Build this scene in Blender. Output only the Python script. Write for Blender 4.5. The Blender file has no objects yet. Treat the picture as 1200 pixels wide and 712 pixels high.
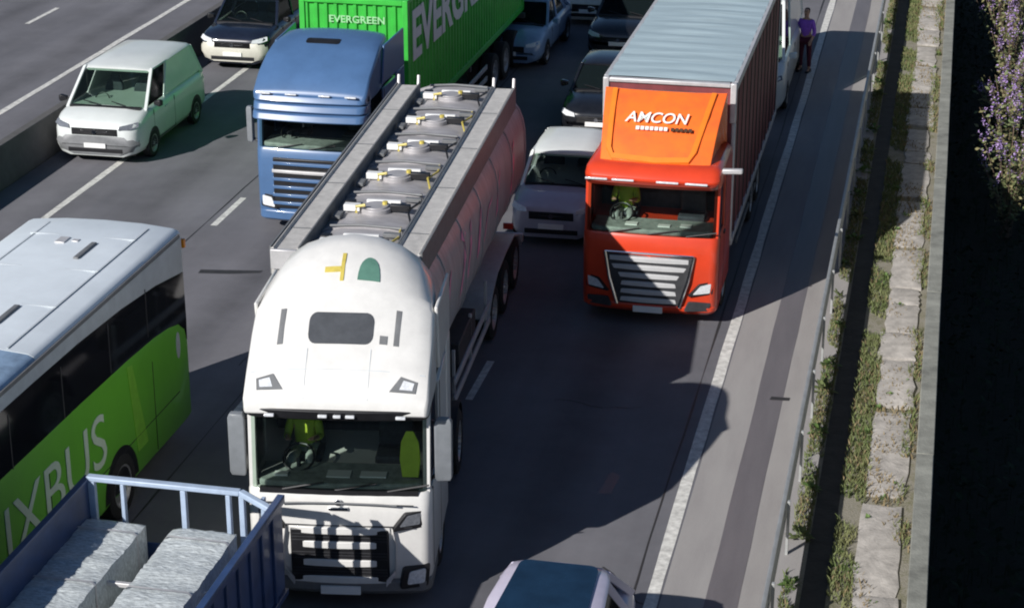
import bpy, bmesh, math, random
from mathutils import Vector, Matrix
random.seed(7)
S = bpy.context.scene
COL = S.collection
R = math.radians

# ------------------------------------------------------------------ camera
cam_d = bpy.data.cameras.new('camera'); cam = bpy.data.objects.new('camera', cam_d); COL.objects.link(cam)
cam.location = (0, 0, 13.64)
cam.rotation_euler = (R(90 - 21.19), 0, R(12.20))
cam_d.sensor_width = 36; cam_d.sensor_fit = 'HORIZONTAL'
cam_d.lens = 36 * 2350 / 1200
cam_d.clip_start = .5; cam_d.clip_end = 3000
S.camera = cam
# ------------------------------------------------------------------ sky and sun
SUN = Vector((-.525, -.851, .605)).normalized()      # towards the sun
W = bpy.data.worlds.new('World'); S.world = W; W.use_nodes = True
wn = W.node_tree; bg = wn.nodes['Background']
sky = wn.nodes.new('ShaderNodeTexSky'); sky.sky_type = 'NISHITA'; sky.sun_disc = False
sky.sun_elevation = math.asin(SUN.z); sky.sun_rotation = math.atan2(SUN.x, SUN.y)
sky.air_density = 1.1; sky.dust_density = .4; sky.ozone_density = 6.0
wn.links.new(sky.outputs[0], bg.inputs[0]); bg.inputs[1].default_value = .05
sd = bpy.data.lights.new('sun', 'SUN'); sd.energy = 5.0; sd.angle = R(.5); sd.color = (1, .965, .93)
so = bpy.data.objects.new('sun', sd); COL.objects.link(so); so.rotation_euler = SUN.to_track_quat('Z', 'Y').to_euler()
so.location = (-30, -40, 60)
S.view_settings.view_transform = 'Standard'; S.view_settings.look = 'None'
S.view_settings.exposure = 0.1; S.view_settings.gamma = 1
S.cycles.filter_width = 2.0
S.cycles.max_bounces = 8; S.cycles.transparent_max_bounces = 12

# ------------------------------------------------------------------ materials
MATS = {}
def mat(name, col, rough=.6, metal=0., var=.12, scale=6., coat=0., bump=0., bscale=40., spec=.5, stretch=None, col2=None, detail=4):
    if name in MATS: return MATS[name]
    m = bpy.data.materials.new(name); m.use_nodes = True; nt = m.node_tree; b = nt.nodes['Principled BSDF']
    b.inputs['Roughness'].default_value = rough; b.inputs['Metallic'].default_value = metal
    b.inputs['Coat Weight'].default_value = coat; b.inputs['Coat Roughness'].default_value = .08
    b.inputs['Specular IOR Level'].default_value = spec
    tc = nt.nodes.new('ShaderNodeTexCoord'); src = tc.outputs['Object']
    if stretch:
        mp = nt.nodes.new('ShaderNodeMapping'); mp.inputs['Scale'].default_value = stretch
        nt.links.new(src, mp.inputs[0]); src = mp.outputs[0]
    n = nt.nodes.new('ShaderNodeTexNoise'); n.inputs['Scale'].default_value = scale; n.inputs['Detail'].default_value = detail
    n.inputs['Roughness'].default_value = .65
    nt.links.new(src, n.inputs['Vector'])
    rp = nt.nodes.new('ShaderNodeValToRGB'); rp.color_ramp.elements[0].position = .3; rp.color_ramp.elements[1].position = .7
    c = Vector(col)
    if col2: a, z = c, Vector(col2)
    else: a, z = c * (1 - var), c * (1 + var)
    rp.color_ramp.elements[0].color = (*a, 1); rp.color_ramp.elements[1].color = (*[min(1, q) for q in z], 1)
    nt.links.new(n.outputs['Fac'], rp.inputs[0]); nt.links.new(rp.outputs[0], b.inputs['Base Color'])
    if bump:
        n2 = nt.nodes.new('ShaderNodeTexNoise'); n2.inputs['Scale'].default_value = bscale; n2.inputs['Detail'].default_value = 3
        nt.links.new(src, n2.inputs['Vector'])
        bp = nt.nodes.new('ShaderNodeBump'); bp.inputs['Strength'].default_value = bump; bp.inputs['Distance'].default_value = .02
        nt.links.new(n2.outputs['Fac'], bp.inputs['Height']); nt.links.new(bp.outputs[0], b.inputs['Normal'])
    MATS[name] = m; return m
def glass(name, tint, clear):
    m = bpy.data.materials.new(name); m.use_nodes = True; nt = m.node_tree; b = nt.nodes['Principled BSDF']; out = nt.nodes['Material Output']
    b.inputs['Base Color'].default_value = (.012, .016, .02, 1); b.inputs['Roughness'].default_value = .04
    t = nt.nodes.new('ShaderNodeBsdfTransparent'); t.inputs[0].default_value = (*tint, 1)
    lw = nt.nodes.new('ShaderNodeLayerWeight'); lw.inputs[0].default_value = .35
    n = nt.nodes.new('ShaderNodeTexNoise'); n.inputs['Scale'].default_value = 2.5
    mr = nt.nodes.new('ShaderNodeMapRange'); mr.inputs[1].default_value = .0; mr.inputs[2].default_value = 1.; mr.inputs[3].default_value = clear; mr.inputs[4].default_value = .05
    nt.links.new(lw.outputs['Fresnel'], mr.inputs[0])
    mx = nt.nodes.new('ShaderNodeMixShader'); nt.links.new(mr.outputs[0], mx.inputs[0])
    nt.links.new(b.outputs[0], mx.inputs[1]); nt.links.new(t.outputs[0], mx.inputs[2]); nt.links.new(mx.outputs[0], out.inputs[0])
    MATS[name] = m; return m
GL = glass('windscreen glass', (.84, .94, .88), .94)
GLD = glass('tinted side glass', (.35, .4, .42), .5)
BGL = mat('black coach glass', (.012, .013, .016), .06, var=.3, scale=1.2)
WHITE = mat('white lorry paint', (.71, .70, .67), .36, coat=.35, var=.075, scale=3.5, detail=7)
VANW = mat('white van paint', (.68, .71, .69), .35, coat=.5, var=.05, scale=2)
SILV = mat('shade toned silver car paint', (.46, .46, .55), .3, coat=.5, var=.06, metal=.15)  # pale car body; the shade it stands in is put into this colour
LILAC = mat('pale violet silver car paint', (.60, .56, .68), .3, coat=.6, var=.05)
DARKB = mat('dark navy car paint', (.012, .016, .03), .22, coat=.8, var=.2)
BLK = mat('black car paint', (.01, .011, .014), .22, coat=.8, var=.2)
BLUECAR = mat('steel blue car paint', (.22, .33, .50), .3, coat=.7, var=.08)
CREAM = mat('cream car paint', (.62, .60, .52), .35, coat=.4, var=.06)
BLUE = mat('blue lorry paint', (.07, .145, .29), .34, coat=.5, var=.1, scale=1.8)
RED = mat('orange red lorry paint', (.66, .056, .018), .3, coat=.5, var=.08, scale=2)
ORANGE = mat('bright orange deflector paint', (.95, .20, .02), .38, coat=.4, var=.08, scale=1.6, col2=(.90, .13, .03))
ORANGE2 = mat('orange deflector edge paint', (.85, .22, .02), .38, coat=.4, var=.06)
MAROON = mat('maroon curtain fabric', (.20, .045, .05), .6, var=.2, scale=3, bump=.3, bscale=5, stretch=(1, 2, .4))
GREEN = mat('green container paint', (.04, .46, .05), .5, var=.14, scale=3, coat=.1)
BUSG = mat('bright green coach paint', (.17, .56, .04), .35, coat=.5, var=.07, scale=1.2)
BUSW = mat('white coach roof paint', (.72, .78, .82), .45, var=.06, scale=1.6, coat=.1)
BUSGREY = mat('light grey cantrail paint', (.50, .54, .56), .45, var=.12, scale=3)
ROOFGL = mat('blue tinted roof glass', (.24, .34, .47), .2, var=.25, scale=4)
PANO = mat('dark blue panoramic glass', (.010, .030, .062), .10, var=.25, scale=2)
TRAILROOF = mat('pale blue grey translucent trailer roof', (.40, .50, .53), .4, var=.16, scale=1.6, stretch=(.3, 2.6, 1), bump=.35, bscale=3)
GREYM = mat('light grey aluminium frame', (.58, .57, .57), .42, metal=.3, var=.1)
DGREY = mat('dark grey chassis paint', (.035, .036, .04), .6, var=.25)
MGREY = mat('mid grey plastic', (.16, .165, .17), .5, var=.15)
BLACK = mat('black plastic', (.012, .012, .014), .45, var=.3)
RUB = mat('tyre rubber', (.018, .018, .018), .85, var=.3, scale=14)
RIM = mat('wheel steel', (.42, .42, .42), .4, metal=.5, var=.2)
CHROME = mat('chrome trim', (.75, .76, .78), .15, metal=1., var=.05)
LAMP = mat('clear lamp lens', (.70, .72, .74), .08, var=.2, scale=25, coat=1.)
AMBER = mat('amber lamp lens', (.8, .25, .02), .2, var=.1)
PLATE = mat('white number plate', (.82, .82, .80), .4, var=.04)
PLATEY = mat('yellow plate', (.8, .62, .05), .4, var=.08)
TANK = mat('dull grey tank skin', (.42, .405, .41), .45, metal=.2, var=.22, scale=3.0, stretch=(1, 2.2, .35), detail=7)
TANKTOP = mat('tank walkway grey', (.50, .485, .46), .62, var=.16, scale=7, bump=.3, bscale=60)
PINK = mat('pink red lettering', (.88, .30, .46), .45, var=.15)
YEL = mat('yellow valve paint', (.58, .47, .10), .45, var=.2)
LETTER = mat('white lettering', (.78, .82, .78), .45, var=.04)
LETTERG = mat('pale green white lettering', (.66, .80, .62), .45, var=.05)
LETTERD = mat('dark lettering', (.08, .04, .02), .5, var=.1)
SEAT = mat('seat cloth', (.05, .055, .07), .8, var=.3, scale=10)
DASH = mat('grey dashboard', (.30, .33, .31), .65, var=.3, scale=8)
HIVIS = mat('yellow green hi vis cloth', (.45, .62, .05), .7, var=.1)
SKIN = mat('skin', (.50, .29, .20), .55, var=.08)
HAIR = mat('dark hair', (.03, .012, .014), .6, var=.3)
PURPLE = mat('purple cloth', (.34, .12, .68), .75, var=.2, scale=8)
WINE = mat('dark wine red cloth', (.09, .012, .03), .8, var=.2)
TRBLUE = mat('navy trailer panel paint', (.03, .06, .15), .4, var=.25, scale=2.5, coat=.2)
RAILB = mat('pale blue painted rail', (.38, .47, .60), .4, var=.12, scale=5)
BALE = mat('silvery wrapping film', (.52, .56, .565), .36, var=.36, scale=9, stretch=(1.4, 3.5, 2), bump=.8, bscale=7, coat=.3)
TIMBER = mat('grey timber batten', (.40, .36, .32), .8, var=.15)
ASPH = None
CONC = mat('weathered concrete', (.10, .097, .095), .85, var=.16, scale=3, bump=.25, bscale=50)
FENCEM = mat('grey coping concrete', (.24, .24, .205), .9, var=.34, scale=2.6, bump=.3, bscale=30)
MIRG = mat('mid grey mirror shell', (.20, .215, .23), .4, coat=.3)
SMOKE = mat('smoked lamp lens', (.16, .17, .19), .1, var=.3, scale=25, coat=1.)
GALV = mat('galvanised steel rail', (.46, .47, .46), .48, metal=.35, var=.14, scale=5)
STONE = mat('pale broken paving stone', (.40, .375, .345), .9, var=.28, scale=4, bump=.5, bscale=18)
PAINT = mat('white road paint', (.62, .61, .57), .7, var=.34, scale=7, detail=8)

def ground_mat(name, base, stops, s1, s2, rough=.9, bump=.25, stretch=(1, 1, 1), spec=.3):
    m = bpy.data.materials.new(name); m.use_nodes = True; nt = m.node_tree; b = nt.nodes['Principled BSDF']
    b.inputs['Roughness'].default_value = rough; b.inputs['Specular IOR Level'].default_value = spec
    tc = nt.nodes.new('ShaderNodeTexCoord'); mp = nt.nodes.new('ShaderNodeMapping'); mp.inputs['Scale'].default_value = stretch
    nt.links.new(tc.outputs['Object'], mp.inputs[0])
    n1 = nt.nodes.new('ShaderNodeTexNoise'); n1.inputs['Scale'].default_value = s1; n1.inputs['Detail'].default_value = 6; n1.inputs['Roughness'].default_value = .6
    n2 = nt.nodes.new('ShaderNodeTexNoise'); n2.inputs['Scale'].default_value = s2; n2.inputs['Detail'].default_value = 2
    nt.links.new(mp.outputs[0], n1.inputs['Vector']); nt.links.new(tc.outputs['Object'], n2.inputs['Vector'])
    mm = nt.nodes.new('ShaderNodeMath'); mm.operation = 'MULTIPLY_ADD'; mm.inputs[1].default_value = .35
    nt.links.new(n2.outputs['Fac'], mm.inputs[0])
    m2 = nt.nodes.new('ShaderNodeMath'); m2.operation = 'MULTIPLY'; m2.inputs[1].default_value = .65
    nt.links.new(n1.outputs['Fac'], m2.inputs[0]); nt.links.new(m2.outputs[0], mm.inputs[2])
    rp = nt.nodes.new('ShaderNodeValToRGB'); e = rp.color_ramp.elements
    e[0].position = stops[0][0]; e[0].color = (*stops[0][1], 1); e[1].position = stops[-1][0]; e[1].color = (*stops[-1][1], 1)
    for p_, c_ in stops[1:-1]:
        q = e.new(p_); q.color = (*c_, 1)
    nt.links.new(mm.outputs[0], rp.inputs[0]); nt.links.new(rp.outputs[0], b.inputs['Base Color'])
    bp = nt.nodes.new('ShaderNodeBump'); bp.inputs['Strength'].default_value = bump; bp.inputs['Distance'].default_value = .015
    nt.links.new(n2.outputs['Fac'], bp.inputs['Height']); nt.links.new(bp.outputs[0], b.inputs['Normal'])
    MATS[name] = m; return m
ASPH = ground_mat('asphalt', None, [(.30, (.128, .128, .142)), (.5, (.152, .151, .165)), (.68, (.172, .169, .182))], .9, 90, .82, .35, (1.6, .12, 1))
def worn(m, x0, pitch):
    nt = m.node_tree; b = nt.nodes['Principled BSDF']; src = b.inputs['Base Color'].links[0].from_socket
    tc = nt.nodes.new('ShaderNodeTexCoord'); sx = nt.nodes.new('ShaderNodeSeparateXYZ'); nt.links.new(tc.outputs['Object'], sx.inputs[0])
    def mth(op, a, v=None, c=None):
        q = nt.nodes.new('ShaderNodeMath'); q.operation = op
        for i, k in enumerate((a, v, c)):
            if k is None: continue
            if isinstance(k, (int, float)): q.inputs[i].default_value = k
            else: nt.links.new(k, q.inputs[i])
        return q.outputs[0]
    wob = nt.nodes.new('ShaderNodeTexNoise'); wob.inputs['Scale'].default_value = .12; nt.links.new(tc.outputs['Object'], wob.inputs['Vector'])
    x = mth('ADD', mth('SUBTRACT', sx.outputs[0], x0), mth('MULTIPLY', wob.outputs[0], .5))
    trk = mth('COSINE', mth('MULTIPLY', x, 4 * math.pi / pitch))          # two polished tracks per lane
    oil = mth('POWER', mth('MULTIPLY_ADD', mth('COSINE', mth('MULTIPLY', x, 2 * math.pi / pitch)), .5, .5), 8)   # drip line in the middle of each lane
    st = nt.nodes.new('ShaderNodeTexNoise'); st.inputs['Scale'].default_value = 1.1; st.inputs['Detail'].default_value = 5; nt.links.new(tc.outputs['Object'], st.inputs['Vector'])
    spot = mth('MULTIPLY', oil, mth('MULTIPLY', st.outputs[0], .30))
    blot = nt.nodes.new('ShaderNodeTexNoise'); blot.inputs['Scale'].default_value = .45; blot.inputs['Detail'].default_value = 7; blot.inputs['Roughness'].default_value = .7; nt.links.new(tc.outputs['Object'], blot.inputs['Vector'])
    f = mth('SUBTRACT', mth('ADD', mth('MULTIPLY_ADD', trk, -.06, 1.0), mth('MULTIPLY_ADD', blot.outputs[0], .9, -.45)), spot)
    mx = nt.nodes.new('ShaderNodeMix'); mx.data_type = 'RGBA'; mx.blend_type = 'MULTIPLY'; mx.inputs[0].default_value = 1
    cb = nt.nodes.new('ShaderNodeCombineColor')
    for i in range(3): nt.links.new(f, cb.inputs[i])
    nt.links.new(src, mx.inputs[6]); nt.links.new(cb.outputs[0], mx.inputs[7]); nt.links.new(mx.outputs[2], b.inputs['Base Color'])
worn(ASPH, -5.02, 3.65)
CHAN = ground_mat('pale concrete hard strip', None, [(.3, (.27, .255, .25)), (.5, (.32, .305, .295)), (.7, (.36, .345, .33))], 1.6, 60, .85, .25, (1.5, .25, 1))
CHAND = ground_mat('dark drainage strip', None, [(.3, (.125, .115, .12)), (.7, (.175, .16, .165))], 2.2, 50, .45, .1, (2, .2, 1), .5)
SOIL = ground_mat('dry verge soil', None, [(.28, (.09, .10, .045)), (.42, (.19, .18, .12)), (.54, (.27, .25, .21)), (.66, (.15, .15, .085)), (.75, (.30, .28, .25))], 2.6, 35, .95, .8, (1.3, .8, 1))
EARTH = ground_mat('dark earth', None, [(.3, (.022, .024, .014)), (.7, (.045, .04, .028))], 1.2, 20, .95, .8)

def lerp(a, b, t): return a + (b - a) * t
# ------------------------------------------------------------------ mesh helpers
def tag(o, label=None, cat=None, group=None, kind=None):
    if label: o['label'] = label
    if cat: o['category'] = cat
    if group: o['group'] = group
    if kind: o['kind'] = kind
    return o
def root(name, label, cat, loc=(0, 0, 0), yaw=0., group=None):
    o = bpy.data.objects.new(name, None); COL.objects.link(o); o.location = loc; o.rotation_euler = (0, 0, yaw)
    o.empty_display_size = .2
    return tag(o, label, cat, group)
SPLIT = set('marker_light wiper paper step side_guard tail_post bed_batten load_bar chassis trailer_chassis cab_side pillar mirror_arm joint strap window_joint rib valve_box vent_box valve end_post roof_slot roof_fitting edge_strip grille_surround side_deflector roof_seam front_frame frame side_rail tank_band'.split())
class MB:
    def __init__(s): s.v = []; s.f = []
    def add(s, vs, fs):
        k = len(s.v); s.v += [tuple(p) for p in vs]; s.f += [tuple(i + k for i in f) for f in fs]; return s
    def box(s, x0, x1, y0, y1, z0, z1):
        x0, x1 = min(x0, x1), max(x0, x1); y0, y1 = min(y0, y1), max(y0, y1); z0, z1 = min(z0, z1), max(z0, z1)
        return s.add([(x0, y0, z0), (x1, y0, z0), (x1, y1, z0), (x0, y1, z0), (x0, y0, z1), (x1, y0, z1), (x1, y1, z1), (x0, y1, z1)],
              [(0, 3, 2, 1), (4, 5, 6, 7), (0, 1, 5, 4), (1, 2, 6, 5), (2, 3, 7, 6), (3, 0, 4, 7)])
    def slab(s, pts, n, t):
        """planar polygon pts (counter-clockwise seen from the tip of n), thickness t pushed back against n"""
        n = Vector(n).normalized(); k = len(pts); b = [Vector(p) - n * t for p in pts]
        return s.add([*pts, *b], [tuple(range(k)), tuple(range(2 * k - 1, k - 1, -1))] + [(i, k + i, k + (i + 1) % k, (i + 1) % k)[::-1][::-1] for i in range(k)])
    def loft(s, rings, caps=True, closed=True):
        m = len(rings[0]); vs = [p for r in rings for p in r]; fs = []
        for i in range(len(rings) - 1):
            for j in range(m if closed else m - 1):
                a = i * m + j; b = i * m + (j + 1) % m
                fs.append((a, b, b + m, a + m))
        if caps: fs += [tuple(range(m))[::-1], tuple((len(rings) - 1) * m + j for j in range(m))]
        return s.add(vs, fs)
    def tube(s, pts, r, n=8, r2=None):
        pts = [Vector(p) for p in pts]; rings = []
        for i, p in enumerate(pts):
            d = (pts[min(i + 1, len(pts) - 1)] - pts[max(i - 1, 0)]).normalized()
            u = d.orthogonal().normalized() if abs(d.z) > .95 else d.cross(Vector((0, 0, 1))).normalized()
            w = d.cross(u); rr = r if r2 is None else r + (r2 - r) * i / max(1, len(pts) - 1)
            rings.append([p + (u * math.cos(q) + w * math.sin(q)) * rr for q in [2 * math.pi * k / n for k in range(n)]])
        return s.loft(rings)
    def beam(s, a, b, w, h, upv=(0, 0, 1)):
        a, b = Vector(a), Vector(b); d = (b - a).normalized(); u = d.cross(Vector(upv))
        if u.length < 1e-4: u = Vector((1, 0, 0))
        u.normalize(); q = u.cross(d)
        ring = lambda p: [p + u * w / 2 - q * h / 2, p + u * w / 2 + q * h / 2, p - u * w / 2 + q * h / 2, p - u * w / 2 - q * h / 2]
        return s.loft([ring(a), ring(b)])
    def cyl(s, c, axis, r, l, n=20, r2=None):
        a = Vector(axis).normalized(); c = Vector(c)
        return s.tube([c - a * l / 2, c + a * l / 2], r, n, r2)
    def obj(s, name, m, parent=None, bevel=0., ang=40, seg=2):
        if name in SPLIT:
            par = list(range(len(s.v)))
            def fd(i):
                while par[i] != i: par[i] = par[par[i]]; i = par[i]
                return i
            for f in s.f:
                for q in f[1:]: par[fd(q)] = fd(f[0])
            isl = {}
            for f in s.f: isl.setdefault(fd(f[0]), []).append(f)
            if len(isl) > 1:
                out = []
                for fs in isl.values():
                    ids = sorted({q for f in fs for q in f}); mp = {q: i for i, q in enumerate(ids)}; mb = MB()
                    mb.v = [s.v[q] for q in ids]; mb.f = [tuple(mp[q] for q in f) for f in fs]; out.append(mb._obj(name, m, parent, bevel, ang, seg))
                return out[0]
        return s._obj(name, m, parent, bevel, ang, seg)
    def _obj(s, name, m, parent=None, bevel=0., ang=40, seg=2):
        me = bpy.data.meshes.new(name); me.from_pydata(s.v, [], s.f); me.validate()
        b = bmesh.new(); b.from_mesh(me); bmesh.ops.recalc_face_normals(b, faces=b.faces); b.to_mesh(me); b.free()
        me.shade_smooth(); me.set_sharp_from_angle(angle=R(ang))
        o = bpy.data.objects.new(name, me); COL.objects.link(o); me.materials.append(m)
        if parent: o.parent = parent
        if bevel:
            md = o.modifiers.new('b', 'BEVEL'); md.width = bevel; md.segments = seg; md.limit_method = 'ANGLE'; md.angle_limit = R(35); md.harden_normals = False
        return o
def rpoly(w, h, r, n=4):
    o = []
    for cx, cy, a0 in ((w / 2 - r, h / 2 - r, 0), (-w / 2 + r, h / 2 - r, 90), (-w / 2 + r, -h / 2 + r, 180), (w / 2 - r, -h / 2 + r, 270)):
        for k in range(n + 1):
            a = R(a0 + 90 * k / n); o.append((cx + r * math.cos(a), cy + r * math.sin(a)))
    return o
def quad_panel(q, inset=0., r=.08, n=3):
    """rounded polygon on the bilinear quad q = bl, br, tr, tl; inset and r are metres (approx.)"""
    q = [Vector(p) for p in q]; w = ((q[1] - q[0]).length + (q[2] - q[3]).length) / 2; h = ((q[3] - q[0]).length + (q[2] - q[1]).length) / 2
    pts = rpoly(w - 2 * inset, h - 2 * inset, r, n); out = []
    for x, y in pts:
        u = x / w + .5; v = y / h + .5
        out.append(q[0] * (1 - u) * (1 - v) + q[1] * u * (1 - v) + q[2] * u * v + q[3] * (1 - u) * v)
    return out
def qslab(mb, q, inset=0., r=.06, off=.004, t=.02, n=3):
    q = [Vector(p) for p in q]; nn = (q[1] - q[0]).cross(q[3] - q[0]).normalized()
    return mb.slab([p + nn * off for p in quad_panel(q, inset, r, n)], nn, t)
def text_mesh(name, txt, m, parent, origin, ux, uy, height, width=None, depth=.006, bold=.0, shear=0.):
    c = bpy.data.curves.new(name, 'FONT'); c.body = txt; c.size = 1.; c.extrude = .5; c.offset = bold; c.shear = shear
    c.align_x = 'LEFT'; c.resolution_u = 4
    t = bpy.data.objects.new('t', c); COL.objects.link(t)
    dg = bpy.context.evaluated_depsgraph_get(); me = bpy.data.meshes.new_from_object(t.evaluated_get(dg))
    bpy.data.objects.remove(t); bpy.data.curves.remove(c)
    xs = [v.co.x for v in me.vertices]; ys = [v.co.y for v in me.vertices]
    x0, x1, y0, y1 = min(xs), max(xs), min(ys), max(ys); sy = height / (y1 - y0); sx = (width / (x1 - x0)) if width else sy
    ux = Vector(ux).normalized(); uy = Vector(uy).normalized(); uz = ux.cross(uy); o0 = Vector(origin)
    for v in me.vertices:
        v.co = o0 + ux * (v.co.x - x0) * sx + uy * (v.co.y - y0) * sy + uz * (v.co.z * depth + depth * .5 + .002)
    me.name = name; me.materials.clear(); me.materials.append(m)
    o = bpy.data.objects.new(name, me); COL.objects.link(o); o.parent = parent; return o
def copy_part(o, parent, dx=(0, 0, 0)):
    c = o.copy(); COL.objects.link(c); c.parent = parent; c.location = Vector(o.location) + Vector(dx)
    for ch in list(o.children):
        d = ch.copy(); COL.objects.link(d); d.parent = c
    return c
_wheel = {}
def wheel(parent, x, y, r, w, out=1):
    """a road wheel standing on the ground, out = +1/-1 is the side its rim faces"""
    key = (round(r, 3), round(w, 3), out)
    if key not in _wheel:
        mb = MB(); prof = [(w * .48, .0), (w * .48, .12 * r), (w * .40, .16 * r), (w * .30, .52 * r), (w * .47, .60 * r), (w * .47, .66 * r), (-w * .3, .66 * r), (-w * .3, .0)]
        n = 20; rings = [[(out * px, math.cos(2 * math.pi * k / n) * max(pr, .004), math.sin(2 * math.pi * k / n) * max(pr, .004)) for k in range(n)] for px, pr in prof]
        mb.loft(rings)
        for k in range(8):
            a = 2 * math.pi * k / 8; mb.cyl((out * w * .44, math.cos(a) * .24 * r, math.sin(a) * .24 * r), (1, 0, 0), .03 * r, .05, 6)
        rim = mb.obj('wheel', RIM, parent)
        mb = MB(); prof = [(-w * .5, .66), (-w * .5, .9), (-w * .42, .985), (-w * .2, 1.), (w * .2, 1.), (w * .42, .985), (w * .5, .9), (w * .5, .66)]
        n = 28; rings = [[(px, math.cos(2 * math.pi * k / n) * pr * r, math.sin(2 * math.pi * k / n) * pr * r) for k in range(n)] for px, pr in prof]
        mb.loft(rings, caps=False); mb.obj('tyre', RUB, rim)
        rim.location = (x, y, r); _wheel[key] = rim; return rim
    c = copy_part(_wheel[key], parent); c.location = (x, y, r); return c

# ------------------------------------------------------------------ ground, roads
def sheet(name, m, x0, x1, y0, y1, z, kind='structure', parent=None, nx=1, ny=1):
    mb = MB(); vs = [(x0 + (x1 - x0) * i / nx, y0 + (y1 - y0) * j / ny, z) for j in range(ny + 1) for i in range(nx + 1)]
    mb.add(vs, [(j * (nx + 1) + i, j * (nx + 1) + i + 1, (j + 1) * (nx + 1) + i + 1, (j + 1) * (nx + 1) + i) for j in range(ny) for i in range(nx)])
    o = mb.obj(name, m, parent)
    if kind: tag(o, kind=kind)
    return o
sheet('ground', EARTH, -900, 900, -300, 1500, -.035)
road = sheet('road', ASPH, -20.16, -3.1, -60, 400, 0)
road2 = sheet('far_carriageway', ASPH, -40, -20.16, -60, 400, -.004)
strip = sheet('hard_strip', CHAN, -3.1, -1.30, -60, 400, .002)
verge = sheet('verge_soil', SOIL, -1.30, .34, -60, 400, -.006)
sheet('rail_shade_strip', mat('painted rail shade', (.035, .034, .03), .8, var=.4, scale=3, bump=.5, bscale=14), -1.24, -.90, -60, 400, -.002)  # near-black strip painted where the crash barrier's shadow falls, to deepen it
def mark(parent, name, x, y0, y1, w, z=.004, m=PAINT):
    mb = MB(); k = max(1, int((y1 - y0) / 1.2)); vs = []
    for i in range(k + 1):
        y = y0 + (y1 - y0) * i / k; j = .012
        vs += [(x - w / 2 + random.uniform(-j, j), y, z), (x + w / 2 + random.uniform(-j, j), y, z)]
    mb.add(vs, [(2 * i, 2 * i + 1, 2 * i + 3, 2 * i + 2) for i in range(k)]); return mb.obj(name, m, parent)
mark(road, 'edge_line', -3.22, -20, 200, .18)
mark(road, 'edge_line', -18.15, -20, 200, .16)
mark(road2, 'edge_line', -22.7, -20, 200, .18)
for k in range(-3, 12):
    mark(road, 'lane_dash', -7.2, 29.9 - 9 * 2 + 9 * (k), 31.6 - 9 * 2 + 9 * k, .13)
    mark(road, 'lane_dash', -10.85, 28.4 - 18 + 9 * k, 30.2 - 18 + 9 * k, .13)
    mark(road, 'lane_dash', -14.5, 37.5 - 27 + 9 * k, 39.4 - 27 + 9 * k, .14)
    mark(road2, 'lane_dash', -26.17, 53.6 - 36 + 9 * k, 55.75 - 36 + 9 * k, .14)
mark(strip, 'drainage_strip', -2.28, -20, 200, .44, .006, CHAND)
def patch(parent, name, pts, z, m):
    return MB().add([(x, y, z) for x, y in pts], [tuple(range(len(pts)))]).obj(name, m, parent)
DKROAD = mat('dark road patch and seam', (.035, .034, .034), .6, var=.2)
patch(road, 'dark_patch', [(-13.8, 34.72), (-13.2, 34.8), (-12.62, 34.98), (-12.6, 35.12), (-13.3, 35.0), (-13.82, 34.92)], .004, DKROAD)  # small flat near-black patch set on the road
patch(strip, 'dark_patch', [(-2.28, 30.95), (-1.96, 30.98), (-1.95, 31.1), (-2.26, 31.09)], .010, DKROAD)
patch(road, 'dark_patch', [(-4.5, 26.9), (-4.3, 26.95), (-4.25, 27.6), (-4.42, 27.7)], .004, CHAND)
# long tar seams between lanes
for x, y0, y1 in ((-3.5, 5, 120), (-11.02, 5, 120), (-14.72, 5, 120)):
    mark(road, 'tar_seam', x, y0, y1, .03, .0035, DKROAD)

rc_ = random.Random(11)
for k in range(9):
    x = rc_.uniform(-17.5, -4); y = rc_.uniform(24, 58); a = rc_.uniform(-.5, .5); P = [(x, y)]
    for j in range(rc_.randint(6, 14)): a += rc_.uniform(-.7, .7); a *= .8; x += .22 * math.cos(a + (k % 2) * 1.5); y += .22 * math.sin(a + (k % 2) * 1.5); P.append((x, y))
    mb = MB(); w = .012; vs = [q for (px, py) in P for q in ((px - w, py - w, .0035), (px + w, py + w, .0035))]
    mb.add(vs, [(2 * i, 2 * i + 1, 2 * i + 3, 2 * i + 2) for i in range(len(P) - 1)]); mb.obj('crack', DKROAD, road)
# central concrete barrier
mb = MB(); prof = [(-.30, 0), (.30, 0), (.27, .25), (.16, .45), (.11, .92), (-.11, .92), (-.16, .45), (-.27, .25)]
mb.loft([[(-20.16 + x, y, z * .95) for x, z in prof] for y in range(-40, 301, 4)])
tag(mb.obj('concrete_barrier', CONC, None, .015), 'long grey concrete barrier dividing the two carriageways', 'barrier')

# steel safety barrier on the verge: rail and posts
sb = root('safety_barrier', 'long galvanised steel crash barrier rail along the weedy verge', 'crash barrier', (-1.56, 24, 0))
prof = [(-.06, .0), (-.02, .03), (-.055, .085), (-.02, .14), (-.055, .195), (-.02, .23), (-.06, .25), (-.075, .25), (-.04, .225), (-.075, .195), (-.04, .14), (-.075, .085), (-.04, .03), (-.075, .0)]
for z0 in (.38, .62): MB().loft([[(x, y, z + z0) for x, z in prof] for y in (-60, -10, 40, 120)]).obj('rail', GALV, sb)
mb = MB(); mb.box(-.018, .022, -.03, .03, -.03, .84); p0 = mb.obj('post', GALV, sb, .004)
p0.location = (.02, -8.0, 0)
for k in range(1, 18):
    c = copy_part(p0, sb); c.location = (.02, -8.0 + 2.4 * k, 0)

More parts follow.
